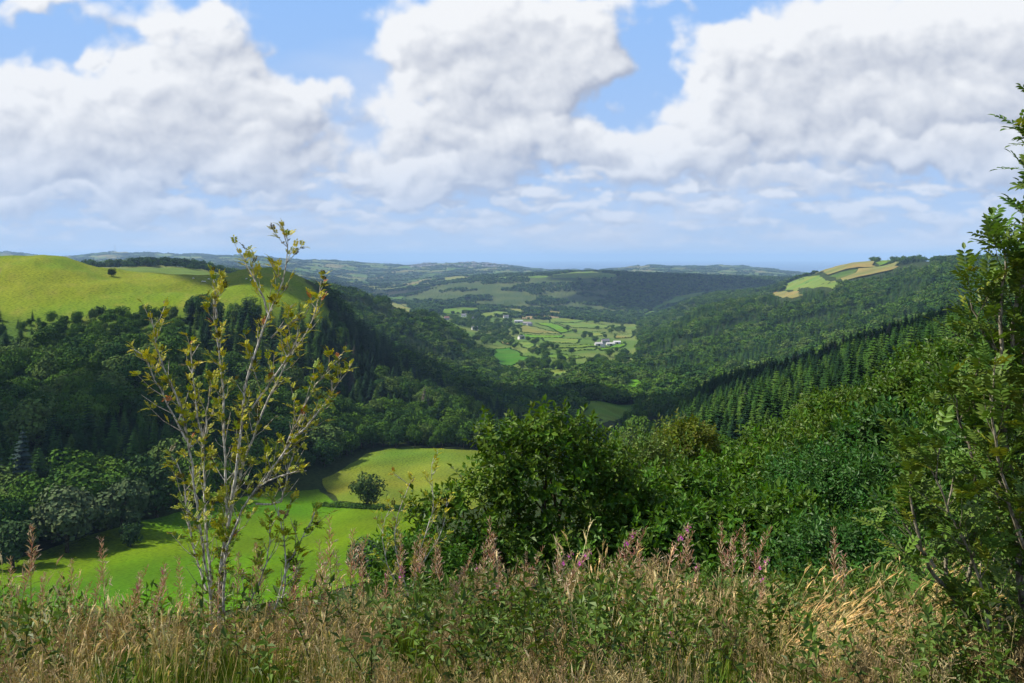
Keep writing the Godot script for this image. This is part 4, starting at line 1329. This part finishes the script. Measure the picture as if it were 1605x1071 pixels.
func build_rowans() -> void:
	for k in 4: RLEAF.append(make_rowan_leaf(700 + k, 0.13, 4, 0.05, 0.023))
	# thin rowan on the left: stems as bearings and dips at about 7 m
	var D := 7.0
	var base := Vector3(uv_s(342) * D, 0, -D)
	base.y = H(base.x, base.z)
	var S := [   # [radius at base, points (u, v, depth offset)]
		[0.022, [[345,985,0],[345,900,0],[362,800,0.05],[375,700,0.1],[385,610,0.1],[410,520,0.12],[440,445,0.15],[452,395,0.15],[443,362,0.15]]],
		[0.018, [[348,985,0.02],[352,900,0.05],[352,870,0.1],[385,790,0.2],[420,755,0.3],[480,738,0.4]]],
		[0.013, [[395,780,0.22],[440,715,0.3],[480,668,0.35],[505,640,0.4],[552,568,0.45]]],
		[0.016, [[350,960,-0.02],[355,830,-0.1],[385,720,-0.15],[415,640,-0.2],[450,570,-0.2],[480,520,-0.2],[498,480,-0.2],[503,440,-0.2]]],
		[0.017, [[338,985,-0.03],[328,900,-0.05],[322,800,-0.1],[318,700,-0.2],[305,620,-0.2],[300,560,-0.25],[312,540,-0.25]]],
		[0.013, [[330,940,0.03],[318,860,0.1],[305,760,0.15],[288,660,0.2],[262,590,0.25],[245,540,0.3],[235,490,0.3]]],
		[0.014, [[358,830,0.0],[352,720,0.0],[350,640,-0.05],[345,560,-0.05],[335,500,-0.05],[338,470,-0.05],[346,448,-0.05]]],
		[0.010, [[338,500,-0.05],[336,465,-0.05],[335,440,-0.05]]],
		[0.010, [[395,640,0.1],[430,590,0.15],[460,545,0.2],[470,515,0.2]]],
		[0.009, [[425,530,0.12],[455,505,0.16],[480,495,0.2]]],
		[0.010, [[422,500,0.1],[405,450,0.05],[388,420,0.0],[384,404,0.0]]],
		[0.009, [[440,720,0.3],[470,650,0.32],[505,590,0.35],[535,560,0.4]]],
		[0.009, [[400,790,0.2],[435,790,0.25],[462,700,0.25],[470,660,0.3]]],
		[0.009, [[318,720,-0.2],[325,640,-0.25],[330,590,-0.3]]],
		[0.009, [[300,700,0.1],[270,650,0.1],[225,560,0.1],[210,548,0.1]]],
		[0.011, [[325,930,-0.1],[300,850,-0.25],[290,770,-0.3],[275,720,-0.35]]],
		[0.008, [[385,960,0.1],[418,880,0.15],[423,830,0.15],[440,800,0.2]]],
		[0.008, [[440,960,0.3],[448,890,0.35],[440,820,0.35],[436,795,0.35]]],
		[0.007, [[430,955,0.3],[455,880,0.3],[480,830,0.3],[493,805,0.3]]],
	]
	build_rowan("rowan_sapling", "slender pale-stemmed rowan with sparse yellow-green leaves at the left of the bank", base, D, S, 2600, true)
	# rowan at the right edge
	var D2 := 5.6
	var base2 := Vector3(uv_s(1560) * D2, 0, -D2)
	base2.y = H(base2.x, base2.z)
	var S2 := [
		[0.030, [[1594,1085,0],[1604,1000,0.0],[1599,900,0.05],[1596,800,0.1],[1578,700,0.1],[1576,620,0.1],[1586,540,0.1],[1596,460,0.12],[1616,400,0.15],[1638,330,0.15],[1651,230,0.15]]],
		[0.020, [[1554,1060,0.1],[1509,960,0.1],[1464,900,0.15],[1441,850,0.2],[1431,800,0.2],[1426,740,0.2],[1431,720,0.2]]],
		[0.018, [[1519,1075,-0.1],[1514,1000,-0.1],[1512,940,-0.1],[1528,860,-0.05],[1524,780,0.0],[1531,700,0.0],[1526,620,0.0],[1536,560,0.0]]],
		[0.016, [[1599,900,0.0],[1586,800,-0.1],[1561,740,-0.15],[1541,690,-0.15],[1526,640,-0.2]]],
		[0.016, [[1578,640,0.1],[1571,560,0.1],[1568,480,0.1],[1576,420,0.1],[1574,375,0.1]]],
		[0.014, [[1586,560,0.1],[1556,540,0.0],[1536,510,0.0],[1521,470,0.0]]],
		[0.016, [[1601,450,0.1],[1616,380,0.05],[1611,345,0.05]]],
		[0.012, [[1638,330,0.15],[1626,260,0.1],[1618,220,0.1],[1622,165,0.1]]],
		[0.014, [[1614,1060,-0.3],[1614,950,-0.35],[1616,850,-0.4],[1601,780,-0.4],[1616,700,-0.4]]],
		[0.014, [[1616,760,-0.3],[1626,690,-0.3],[1621,600,-0.3],[1631,520,-0.3]]],
		[0.012, [[1574,1060,-0.2],[1569,980,-0.3],[1554,900,-0.4],[1574,830,-0.4],[1556,760,-0.4]]],
		[0.012, [[1484,920,0.1],[1481,850,0.0],[1486,790,0.0],[1496,740,0.0]]],
		[0.012, [[1466,890,0.15],[1421,830,0.1],[1401,795,0.1]]],
		[0.010, [[1526,720,0.0],[1506,660,-0.05],[1496,620,0.0]]],
		[0.014, [[1629,1080,0.2],[1634,900,0.2],[1626,760,0.2],[1606,640,0.2],[1611,520,0.2],[1626,440,0.2]]],
		[0.012, [[1544,1070,0.3],[1544,940,0.35],[1496,820,0.4],[1466,740,0.4],[1476,690,0.4]]],
		[0.012, [[1606,860,0.3],[1576,760,0.35],[1556,650,0.4],[1561,560,0.4]]],
		[0.012, [[1626,640,0.0],[1641,540,-0.1],[1636,430,-0.1],[1646,360,-0.1]]],
	]
	build_rowan("rowan_tree", "leafy green rowan with mottled stems at the right edge of the bank", base2, D2, S2, 1600, false)
	# small saplings with sparse leaves left of the middle shrub
	var S3 := [
		[0.010, [[640,935,0],[620,860,0.05],[625,800,0.1],[640,760,0.1],[618,745,0.1]]],
		[0.008, [[645,935,0],[660,860,0.1],[680,790,0.1],[675,740,0.1],[680,715,0.1]]],
		[0.007, [[635,935,0.05],[605,880,0.1],[600,830,0.1],[610,800,0.1]]],
		[0.007, [[648,900,0.05],[690,840,0.1],[700,780,0.1]]],
	]
	var b3 := Vector3(uv_s(642) * 10.0, 0, -10.0)
	b3.y = H(b3.x, b3.z)
	build_rowan("rowan_sapling", "small yellow-green sapling left of the big middle shrub", b3, 10.0, S3, 330, true)
func build_rowan(called: String, label: String, base: Vector3, D: float, S: Array, leaves: int, sparse: bool) -> void:
	var t := thing(called, label, "tree", base)
	var paths := []
	var bark := Color(0.78, 0.76, 0.70) if sparse else Color(0.36, 0.33, 0.27)
	for k in S.size():
		var pts := []
		for a in S[k][1]:
			var d: float = D - a[2]
			var p := Vector3(uv_s(a[0]) * d, (403.0 - a[1]) / 1390.0 * d, -d) - base
			pts.append(p)
		if pts[0].y < 0.35 and S[k][1][0][1] > 930: pts[0].y = minf(pts[0].y, H(base.x + pts[0].x, base.z + pts[0].z) - base.y - 0.06)
		var n: int = pts.size() * 3
		var path := branch_path(pts, n)
		for q in range(1, path.size() - 1): path[q] += rdir() * 0.008
		var r := []
		for q in path.size(): r.append(S[k][0] * pow(1.0 - float(q) / path.size(), 0.75) * rf(0.9, 1.12) * (0.64 if sparse else 0.82) + 0.002)
		var mb := MB.new()
		mb.tube(path, r, 7, bark)
		obj("stem", mb.done(), M.bark, t)
		paths.append(path)
	# side shoots carry the leaves
	var tw := MB.new()
	var spots := []
	var total := 0.0
	for path in paths: total += path[0].distance_to(path[-1])
	for path in paths:
		var n := int(leaves / 7.0 * path[0].distance_to(path[-1]) / total)
		for k in n + 1:
			var f := 0.12 + 0.88 * (k + rf(0.0, 0.9)) / (n + 1)
			var q := clampi(int(f * (path.size() - 1)), 0, path.size() - 1)
			var p: Vector3 = path[q]
			if p.y < 0.2: continue
			var dir: Vector3 = (path[mini(q + 1, path.size() - 1)] - path[maxi(q - 1, 0)]).normalized()
			var out := (dir * 0.75 + rdir() * 0.75 + Vector3(0, 0.3, 0)).normalized()
			var l := (rf(0.08, 0.30) if sparse else rf(0.10, 0.36)) * (1.15 - 0.5 * f)
			var mid := p + out * l * 0.5 + rdir() * 0.015
			var e := p + out * l * 0.9 + Vector3(0, l * 0.18, 0)
			tw.tube([p, mid, e], [0.0034, 0.0026, 0.0015], 4, bark * 0.75)
			var bare := sparse and rng.randf() < 0.10 and f < 0.8
			if bare: continue
			for w in 7:
				var g := rf(0.25, 1.0) if w < 5 else 1.0
				var at_ := p.lerp(mid, g * 2) if g < 0.5 else mid.lerp(e, g * 2 - 1)
				spots.append([at_, out])
	obj("twigs", tw.done(), M.bark, t).set_meta("kind", "stuff")
	var made := 0
	var xf := []; var cs := []
	spots.sort_custom(func(a, b): return a[0].z > b[0].z)
	var top := 0.0
	for s in spots: top = maxf(top, s[0].y)
	for s in spots:
		var dir: Vector3 = (s[1] * 0.7 + rdir() * 0.8 + Vector3(0, 0.35, 0)).normalized()
		var b := leaf_basis(dir, rf(0.28, 0.58) if sparse else rf(0.7, 1.3))
		var col := Color(0.062, 0.135, 0.016)
		if sparse:
			# leaves already turning: more of them on the upper twigs, as the photograph shows
			var y := clampf(rng.randfn() * 0.24 + 0.1 + 0.62 * s[0].y / top, 0, 1)
			col = Color(0.11, 0.20, 0.012).lerp(Color(0.42, 0.37, 0.012), y)
			if rng.randf() < 0.015: col = Color(0.3, 0.1, 0.02)
			if rng.randf() < 0.1: col = Color(0.05, 0.05, 0.015)
		else:
			var y := rng.randf()
			col = col.lerp(Color(0.15, 0.20, 0.02), 1.0 if y > 0.95 else y * 0.3)
		col = Color(snappedf(col.r, 0.02) + 0.005, snappedf(col.g, 0.02), snappedf(col.b, 0.006) + 0.002)
		if made < 290:
			made += 1
			var o := obj("leaf", RLEAF[made % 4], tinted(M.rowan_leaf, col), t)
			o.transform = Transform3D(b, s[0])
		else:
			xf.append(Transform3D(b, s[0])); cs.append(col)
	if xf.size() > 0: tag(mm("foliage", RLEAF[0], xf, cs, M.rowan_leaf, t), "", "", "", "stuff")

# ---------------------------------------------------------------- grasses and flowers on the bank
func make_tuft(seed_: int, n: int, h0: float, h1: float, w: float, spread: float, lean: Vector3, col: Color, var_: float) -> ArrayMesh:
	var keep := rng.state
	rng.seed = seed_
	var mb := MB.new()
	for k in n:
		var a := rf(0, TAU)
		var p := Vector3(cos(a), 0, sin(a)) * spread * sqrt(rng.randf())
		var l := (Vector3(cos(a) * rf(0.1, 0.5), 0, sin(a) * rf(0.1, 0.5)) + lean)
		var h := rf(h0, h1)
		var s := Vector3(-sin(a + rf(-1, 1)), 0, cos(a + rf(-1, 1))).normalized() * w
		var m := p + Vector3(0, h * 0.55, 0) + l * h * 0.25
		var e := p + Vector3(0, h * 0.92, 0) + l * h * 0.75
		var g := 1.0 + rf(-var_, var_)
		var c := Color(col.r * g * rf(0.85, 1.2), col.g * g, col.b * g)
		mb.quad(p - s, m - s * 0.8, m + s * 0.8, p + s, c)
		mb.tri(m - s * 0.8, e, m + s * 0.8, c)
	rng.state = keep
	return mb.done()
func make_bent(seed_: int, n: int, h: float, lean: Vector3, col: Color, head: float, fluffy: bool) -> ArrayMesh:
	# flowering grass: thin stems, each with an airy or a dense head
	var keep := rng.state
	rng.seed = seed_
	var mb := MB.new()
	for k in n:
		var a := rf(0, TAU)
		var p := Vector3(cos(a), 0, sin(a)) * 0.11 * sqrt(rng.randf())
		var hh := h * rf(0.7, 1.15)
		var l := Vector3(cos(a), 0, sin(a)) * rf(0.05, 0.3) + lean * rf(0.6, 1.3)
		var m := p + Vector3(0, hh * 0.6, 0) + l * hh * 0.25
		var e := p + Vector3(0, hh, 0) + l * hh * 0.8
		var g := rf(0.7, 1.3)
		var c := Color(col.r * g, col.g * g * rf(0.94, 1.04), col.b * g)
		var s := Vector3(rf(-1, 1), 0, rf(-1, 1)).normalized() * 0.0013
		mb.quad(p - s, m - s, m + s, p + s, c)
		mb.quad(m - s, e - s * 0.6, e + s * 0.6, m + s, c)
		var d := (e - m).normalized()
		if fluffy:
			for q in 16:
				var f := rf(0.0, 1.0)
				var b := e - d * head * f
				var o := (d * 0.8 + rdir() * 0.9).normalized() * head * 0.38 * (0.35 + f)
				var w := o.cross(rdir()).normalized() * 0.0022
				mb.tri(b, b + o + w, b + o - w, c)
				mb.tri(b + o * 0.7, b + o * 1.15 + w * 1.3, b + o * 1.15 - w * 1.3, c)
		else:
			var droop := (d + l.normalized() * 0.5 + Vector3(0, -0.25, 0)).normalized()
			var w := d.cross(rdir()).normalized() * head * 0.075
			var w2 := d.cross(w).normalized() * head * 0.075
			var m2 := e + d * head * 0.4; var tip := e + d * head * 0.5 + droop * head * 0.5
			for ww in [w, w2]:
				mb.tri(e, m2 + ww, m2 - ww, c); mb.tri(m2 + ww, tip, m2 - ww, c)
			for q in 7:
				var b := e + d * head * rf(0, 0.9)
				var o := (d + rdir() * 0.9).normalized() * head * 0.16
				mb.tri(b, b + o + w * 0.3, b + o - w * 0.3, c)
	rng.state = keep
	return mb.done()
func make_willowherb(seed_: int, h: float, lean: Vector3, flower: float) -> Array:
	# returns [stem, leaves, seed pods, flowers]
	var keep := rng.state
	rng.seed = seed_
	var st := MB.new(); var lf := MB.new(); var pd := MB.new(); var fl := MB.new()
	var path := []
	var rad := []
	for k in 9:
		var f := k / 8.0
		path.append(Vector3(0, h * f * (1 - 0.12 * lean.length() * f), 0) + lean * h * f * f * 0.7 + rdir() * 0.006)
		rad.append(0.0042 * (1.15 - f))
	st.tube(path, rad, 5, Color(0.20, 0.085, 0.05))
	var along := func(f: float) -> Vector3:
		var q := clampf(f, 0, 0.999) * 8; var k := int(q)
		return path[k].lerp(path[k + 1], q - k)
	for k in 34:
		var f := 0.05 + 0.58 * k / 34.0
		var a := k * 2.4
		var g := rf(0.7, 1.3)
		var c := Color(0.06 * g, 0.105 * g, 0.02 * g)
		if f < 0.25 and rng.randf() < 0.4: c = Color(0.16, 0.09, 0.03)
		lf.leaf6(along.call(f), Vector3(cos(a), rf(0.1, 0.7), sin(a)).normalized(), Vector3.UP, rf(0.07, 0.12), 0.016, c, rf(0.1, 0.4))
	for k in 46:
		var f := 0.6 + 0.38 * k / 46.0
		var a := k * 2.4 + rf(-0.3, 0.3)
		var p: Vector3 = along.call(f)
		var o := Vector3(cos(a), rf(0.9, 1.9), sin(a)).normalized()
		var l := rf(0.05, 0.10) * (1.25 - (f - 0.6) * 1.6)
		var g := rf(0.7, 1.3)
		var c := Color(0.42 * g, 0.22 * g, 0.17 * g) if rng.randf() < 0.6 else Color(0.46 * g, 0.34 * g, 0.22 * g)
		pd.leaf(p, o, rdir(), l, 0.008, c, rf(-0.3, 0.3))
		if rng.randf() < 0.35:
			# split pods let out pale down
			for q in 2: pd.leaf(p + o * l * 0.6, (o + rdir() * 0.9).normalized(), rdir(), l * 0.6, 0.005, Color(0.42, 0.34, 0.26), 0.3)
	var nf := int(12 * flower)
	for k in nf:
		var f := 0.86 + 0.13 * rng.randf()
		var a := rf(0, TAU)
		var p: Vector3 = along.call(f) + Vector3(cos(a), 0.3, sin(a)) * 0.025
		for q in 4:
			var b := TAU * q / 4
			var out := Vector3(cos(a), 0.3, sin(a)).normalized()
			var s := out.cross(Vector3.UP).normalized()
			var dd := (s * cos(b) + s.cross(out) * sin(b) + out * 0.4).normalized()
			fl.leaf(p, dd, out, 0.017, 0.013, Color(0.42, 0.10, 0.36), 0.1)
	for m in [lf, pd, fl]: m.uv.clear()
	rng.state = keep
	return [st.done(), lf.done(), pd.done(), fl.done() if nf > 0 else null]
func clear_of_view(_u: float) -> bool: return true
func build_bank() -> void:
	# --- grass as masses
	var green := make_tuft(800, 26, 0.14, 0.36, 0.0035, 0.12, Vector3(0.05, 0, 0), Color(0.095, 0.155, 0.022), 0.4)
	var straw := make_tuft(801, 26, 0.14, 0.34, 0.0026, 0.13, Vector3(0.06, 0, 0), Color(0.29, 0.25, 0.10), 0.4)
	var bent := make_bent(802, 14, 0.36, Vector3(0.06, 0, 0), Color(0.29, 0.23, 0.125), 0.12, true)
	var fog := make_bent(803, 5, 0.46, Vector3(0.2, 0, 0), Color(0.50, 0.43, 0.24), 0.075, false)
	var wind := make_bent(804, 22, 0.42, Vector3(0.9, 0, 0.1), Color(0.50, 0.40, 0.20), 0.08, false)
	var X := {"g": [], "s": [], "b": [], "f": [], "w": []}; var C := {"g": [], "s": [], "b": [], "f": [], "w": []}
	for k in 9000:
		var d := sqrt(rf(3.2 * 3.2, 11.5 * 11.5))
		var x := rf(-0.72, 0.72) * d
		var u := 802.5 + 1390 * x / d
		var p := Vector3(x, H(x, -d) - 0.02, -d)
		var n := nz.get_noise_2d(x * 22, d * 22)
		var kind := "g"
		var r := rng.randf()
		if u > 1130 and u < 1480 and d > 5.4 and d < 7.6 and r < 0.32 and n > -0.25: kind = "w"
		elif r < 0.20 + n * 0.7: kind = "b"
		elif r < 0.36 + n * 0.5: kind = "s"
		elif r < 0.46: kind = "f"
		if d > 9.0 and kind != "g" and rng.randf() < 0.5: kind = "g"
		var sc := rf(0.7, 1.2)
		sc *= 0.9
		if d < 4.6: sc *= 0.75
		sc *= 1.0 + 0.9 * nz.get_noise_2d(x * 30 + 200, d * 30)
		X[kind].append(Transform3D(Basis(Vector3.UP, rf(-0.6, 0.6) if kind == "w" else rf(-PI, PI)).scaled(Vector3(sc, sc * rf(0.85, 1.15), sc)), p))
		var g := rf(0.75, 1.25)
		var y := rf(0.9, 1.15)
		C[kind].append(Color(g * y, g, g * rf(0.8, 1.1)))
	tag(mm("green_grass", green, X.g, C.g, M.grass), "green grass growing thickly on the bank", "grass", "", "stuff")
	tag(mm("dry_grass", straw, X.s, C.s, M.grass), "dry straw-coloured grass on the bank", "grass", "", "stuff")
	tag(mm("bent_grass", bent, X.b, C.b, M.grass), "airy brown flowering grass heads on the bank", "grass", "", "stuff")
	tag(mm("cream_grass", fog, X.f, C.f, M.grass), "cream grass heads nodding above the bank", "grass", "", "stuff")
	tag(mm("windswept_grass", wind, X.w, C.w, M.grass), "tan windswept grass lying over before the right thicket", "grass", "", "stuff")
	# --- low leafy weeds between the grasses
	var wx := [[], [], []]; var wc := [[], [], []]
	for k in 3600:
		var d := rf(4.5, 11.5)
		var u := rf(-60, 1660)
		var x := uv_s(u) * d
		var n := nz.get_noise_2d(x * 14 + 90, d * 14)
		if n < 0.0 and d < 8.2 and rng.randf() < 0.8: continue
		var low := u < 620 and d > 7.2
		var p := Vector3(x, H(x, -d) + rf(0.0, 0.1 if low else 0.3), -d)
		var m := k % 3
		var up := (Vector3.UP + rdir() * 0.5).normalized()
		var sd := up.cross(rdir()).normalized()
		wx[m].append(Transform3D(Basis(sd, up, sd.cross(up)).scaled(Vector3.ONE * rf(0.7, 1.2) * (0.7 if low else 1.0)), p))
		var g := rf(0.6, 1.3)
		wc[m].append(Color(0.075 * g, 0.13 * g, 0.02 * g))
	for m in 3: tag(mm("bank_weeds", FINE[m], wx[m], wc[m], M.leaf), "low leafy green weeds between the grasses", "weeds", "", "stuff")
	# --- willowherb
	var models := []
	for k in 6: models.append(make_willowherb(900 + k, [1.15, 1.0, 1.3, 0.9, 1.1, 1.2][k], Vector3([0.05, 0.12, -0.03, 0.2, 0.5, 0.3][k], 0, 0.03), [0.0, 0.3, 0.0, 1.0, 0.8, 0.0][k]))
	# u, depth, model, scale, label
	var W := [
		[48, 6.6, 0, 0.95, "seeding willowherb at the far left of the bank"], [165, 6.8, 2, 0.8, "seeding willowherb second from the left of the bank"], [60, 8.2, 1, 0.9, ""], [110, 8.0, 0, 0.85, ""], [195, 8.2, 5, 0.8, ""],
		[250, 7.6, 1, 0.95, "willowherb with a pink tip in front of the bright meadow"], [215, 8.4, 0, 0.8, ""], [285, 7.8, 2, 0.8, ""], [300, 8.0, 5, 0.7, ""], [25, 7.2, 5, 0.8, ""],
		[400, 7.4, 0, 0.95, ""], [412, 7.6, 2, 0.85, "willowherb just right of the pale rowan stems"], [455, 7.2, 1, 0.85, "pink-flowered willowherb right of the pale rowan"], [448, 7.4, 3, 0.9, ""],
		[520, 7.8, 2, 1.0, "tallest feathery willowherb plume left of the middle shrub"], [535, 8.0, 5, 0.95, ""], [548, 7.6, 0, 0.95, ""], [505, 8.1, 0, 0.9, ""], [480, 7.9, 5, 0.85, ""], [560, 8.2, 1, 0.85, ""],
		[600, 7.6, 1, 0.7, ""], [625, 7.5, 0, 0.85, "reddish willowherb plume before the small sapling"], [640, 7.8, 5, 0.8, ""], [615, 7.2, 3, 0.75, "pink-flowered willowherb below the small sapling"], [680, 7.8, 0, 0.8, ""], [690, 7.6, 2, 0.65, ""], [715, 8.0, 5, 0.75, ""],
		[765, 7.0, 3, 0.6, "short pink-flowered willowherb before the big middle shrub"], [780, 7.4, 0, 0.65, ""], [820, 7.6, 5, 0.7, ""], [840, 6.8, 4, 0.75, "leaning willowherb with a pink tip before the middle shrub"], [860, 6.3, 4, 0.8, "reddish willowherb leaning right in front of the middle shrub"], [905, 7.4, 1, 0.7, ""],
		[940, 7.4, 4, 0.85, "pink-tipped willowherb leaning right below the pale shrub"], [960, 7.6, 5, 0.8, ""], [1020, 7.2, 4, 0.9, "pink flower spike leaning furthest right of the middle shrub"], [1050, 7.6, 5, 0.8, ""], [1085, 7.3, 1, 0.65, ""],
		[1120, 7.6, 5, 0.85, ""], [1145, 7.2, 0, 0.75, ""], [1150, 6.9, 4, 0.7, "pink-tipped willowherb before the right thicket"], [1310, 6.2, 2, 0.75, "upright seeding willowherb alone before the right thicket"], [1318, 6.5, 0, 0.65, ""], [1040, 5.0, 3, 0.45, "short reddish willowherb low at the middle right of the bank"],
		[1000, 8.0, 0, 0.75, ""], [570, 7.2, 2, 0.7, ""], [330, 7.4, 0, 0.7, ""], [370, 7.2, 5, 0.65, ""], [140, 7.0, 5, 0.7, ""], [20, 6.4, 2, 0.65, ""], [660, 8.2, 2, 0.8, ""], [740, 8.0, 1, 0.7, ""], [965, 5.0, 3, 0.35, "pink willowherb flower at the bottom edge of the picture"],
		[480, 6.4, 1, 0.6, ""], [230, 6.2, 5, 0.65, ""], [300, 6.6, 0, 0.6, ""], [90, 6.0, 5, 0.6, ""], [700, 6.6, 5, 0.6, ""], [1170, 8.2, 2, 0.8, ""], [1080, 8.4, 2, 0.8, ""],
	]
	for k in 27:
		var d := rf(6.4, 8.9)
		var u := rf(375, 1190) if k < 21 else rf(10, 375)
		W.append([u, d, [0, 2, 5, 1, 0, 5, 2][k % 7], rf(0.5, 0.85), ""])
	for a in W:
		var d: float = a[1]
		var x := uv_s(a[0]) * d
		var m: Array = models[a[2]]
		var lab: String = a[4] if a[4] else wlabel(a)
		var t := thing("willowherb", lab, "wildflower", Vector3(x, H(x, -d) - 0.02, -d), "willowherb on the bank")
		t.rotation.y = rf(-0.5, 0.5)
		t.scale = Vector3.ONE * a[3]
		obj("stem", m[0], M.plain, t); obj("leaves", m[1], M.leaf, t); obj("seed_pods", m[2], M.grass, t)
		if m[3]: obj("flowers", m[3], M.grass, t)
	# --- bracken
	var fr := make_rowan_leaf(950, 0.5, 14, 0.15, 0.035)
	for k in 9:
		var a: Array = [[1450, 6.6], [1425, 7.0], [1470, 7.2], [1100, 9.2], [1060, 9.4], [1130, 9.0], [650, 9.6], [1400, 7.6], [690, 9.2]][k]
		var x: float = uv_s(a[0]) * a[1]
		var t := thing("bracken", "green bracken fern at the foot of the shrubs below the bank", "fern", Vector3(x, H(x, -a[1]), -a[1]), "bracken on the bank")
		for q in 5:
			var dir := Vector3(cos(q * 1.3), 0.55, sin(q * 1.3)).normalized()
			var o := obj("frond", fr, tinted(M.fern, Color(0.055, 0.12, 0.02)), t)
			o.transform = Transform3D(leaf_basis(dir, rf(0.8, 1.2)), Vector3(0, 0.22, 0))
		var sb := MB.new()
		sb.tube([Vector3(0, -0.05, 0), Vector3(0.01, 0.12, 0), Vector3(0, 0.24, 0)], [0.006, 0.005, 0.004], 5, Color(0.12, 0.13, 0.04))
		obj("stalk", sb.done(), M.plain, t)

func vlabel(p: Vector3) -> String:
	var u := 802.5 + 1390.0 * p.x / -p.z
	var v := 403.0 + 1390.0 * p.y / p.z
	var near := "among the village houses" if u < 770 else "by the olive field and barns" if u < 850 else "among the bright middle fields" if u < 925 else "round the white farm" if u < 1000 else "at the foot of the right hill"
	var far := "far back" if v < 512 else "mid distance" if v < 545 else "nearer side"
	var tall := "round dark tree "
	return tall + near + " on the valley floor, " + far

func wlabel(a: Array) -> String:
	var u: float = a[0]
	var marks := [[40, "at the far left picture edge"], [100, "below the leftmost willow"], [150, "below the second willow"], [205, "below the round meadow bush"], [270, "left of the pale rowan"], [345, "at the left foot of the pale rowan"], [425, "at the right foot of the pale rowan"], [495, "below the lone hedge tree"], [540, "in the feathery plume clump"], [590, "right of the feathery plume clump"], [650, "under the small sapling"], [700, "at the left corner of the middle shrub"], [790, "before the left half of the middle shrub"], [870, "before the centre of the middle shrub"], [930, "before the right half of the middle shrub"], [1010, "below the pale shrub"], [1095, "below the yellowish sapling"], [1160, "before the middle of the right thicket"], [1700, "before the windswept grass"]]
	for m in marks:
		if u <= m[0]:
			return "%s seeding willowherb %s, %s row" % ["tall" if a[3] > 0.82 else "middling" if a[3] > 0.68 else "short", m[1], "back" if a[1] > 7.7 else "middle" if a[1] > 6.9 else "front"]
	return ""
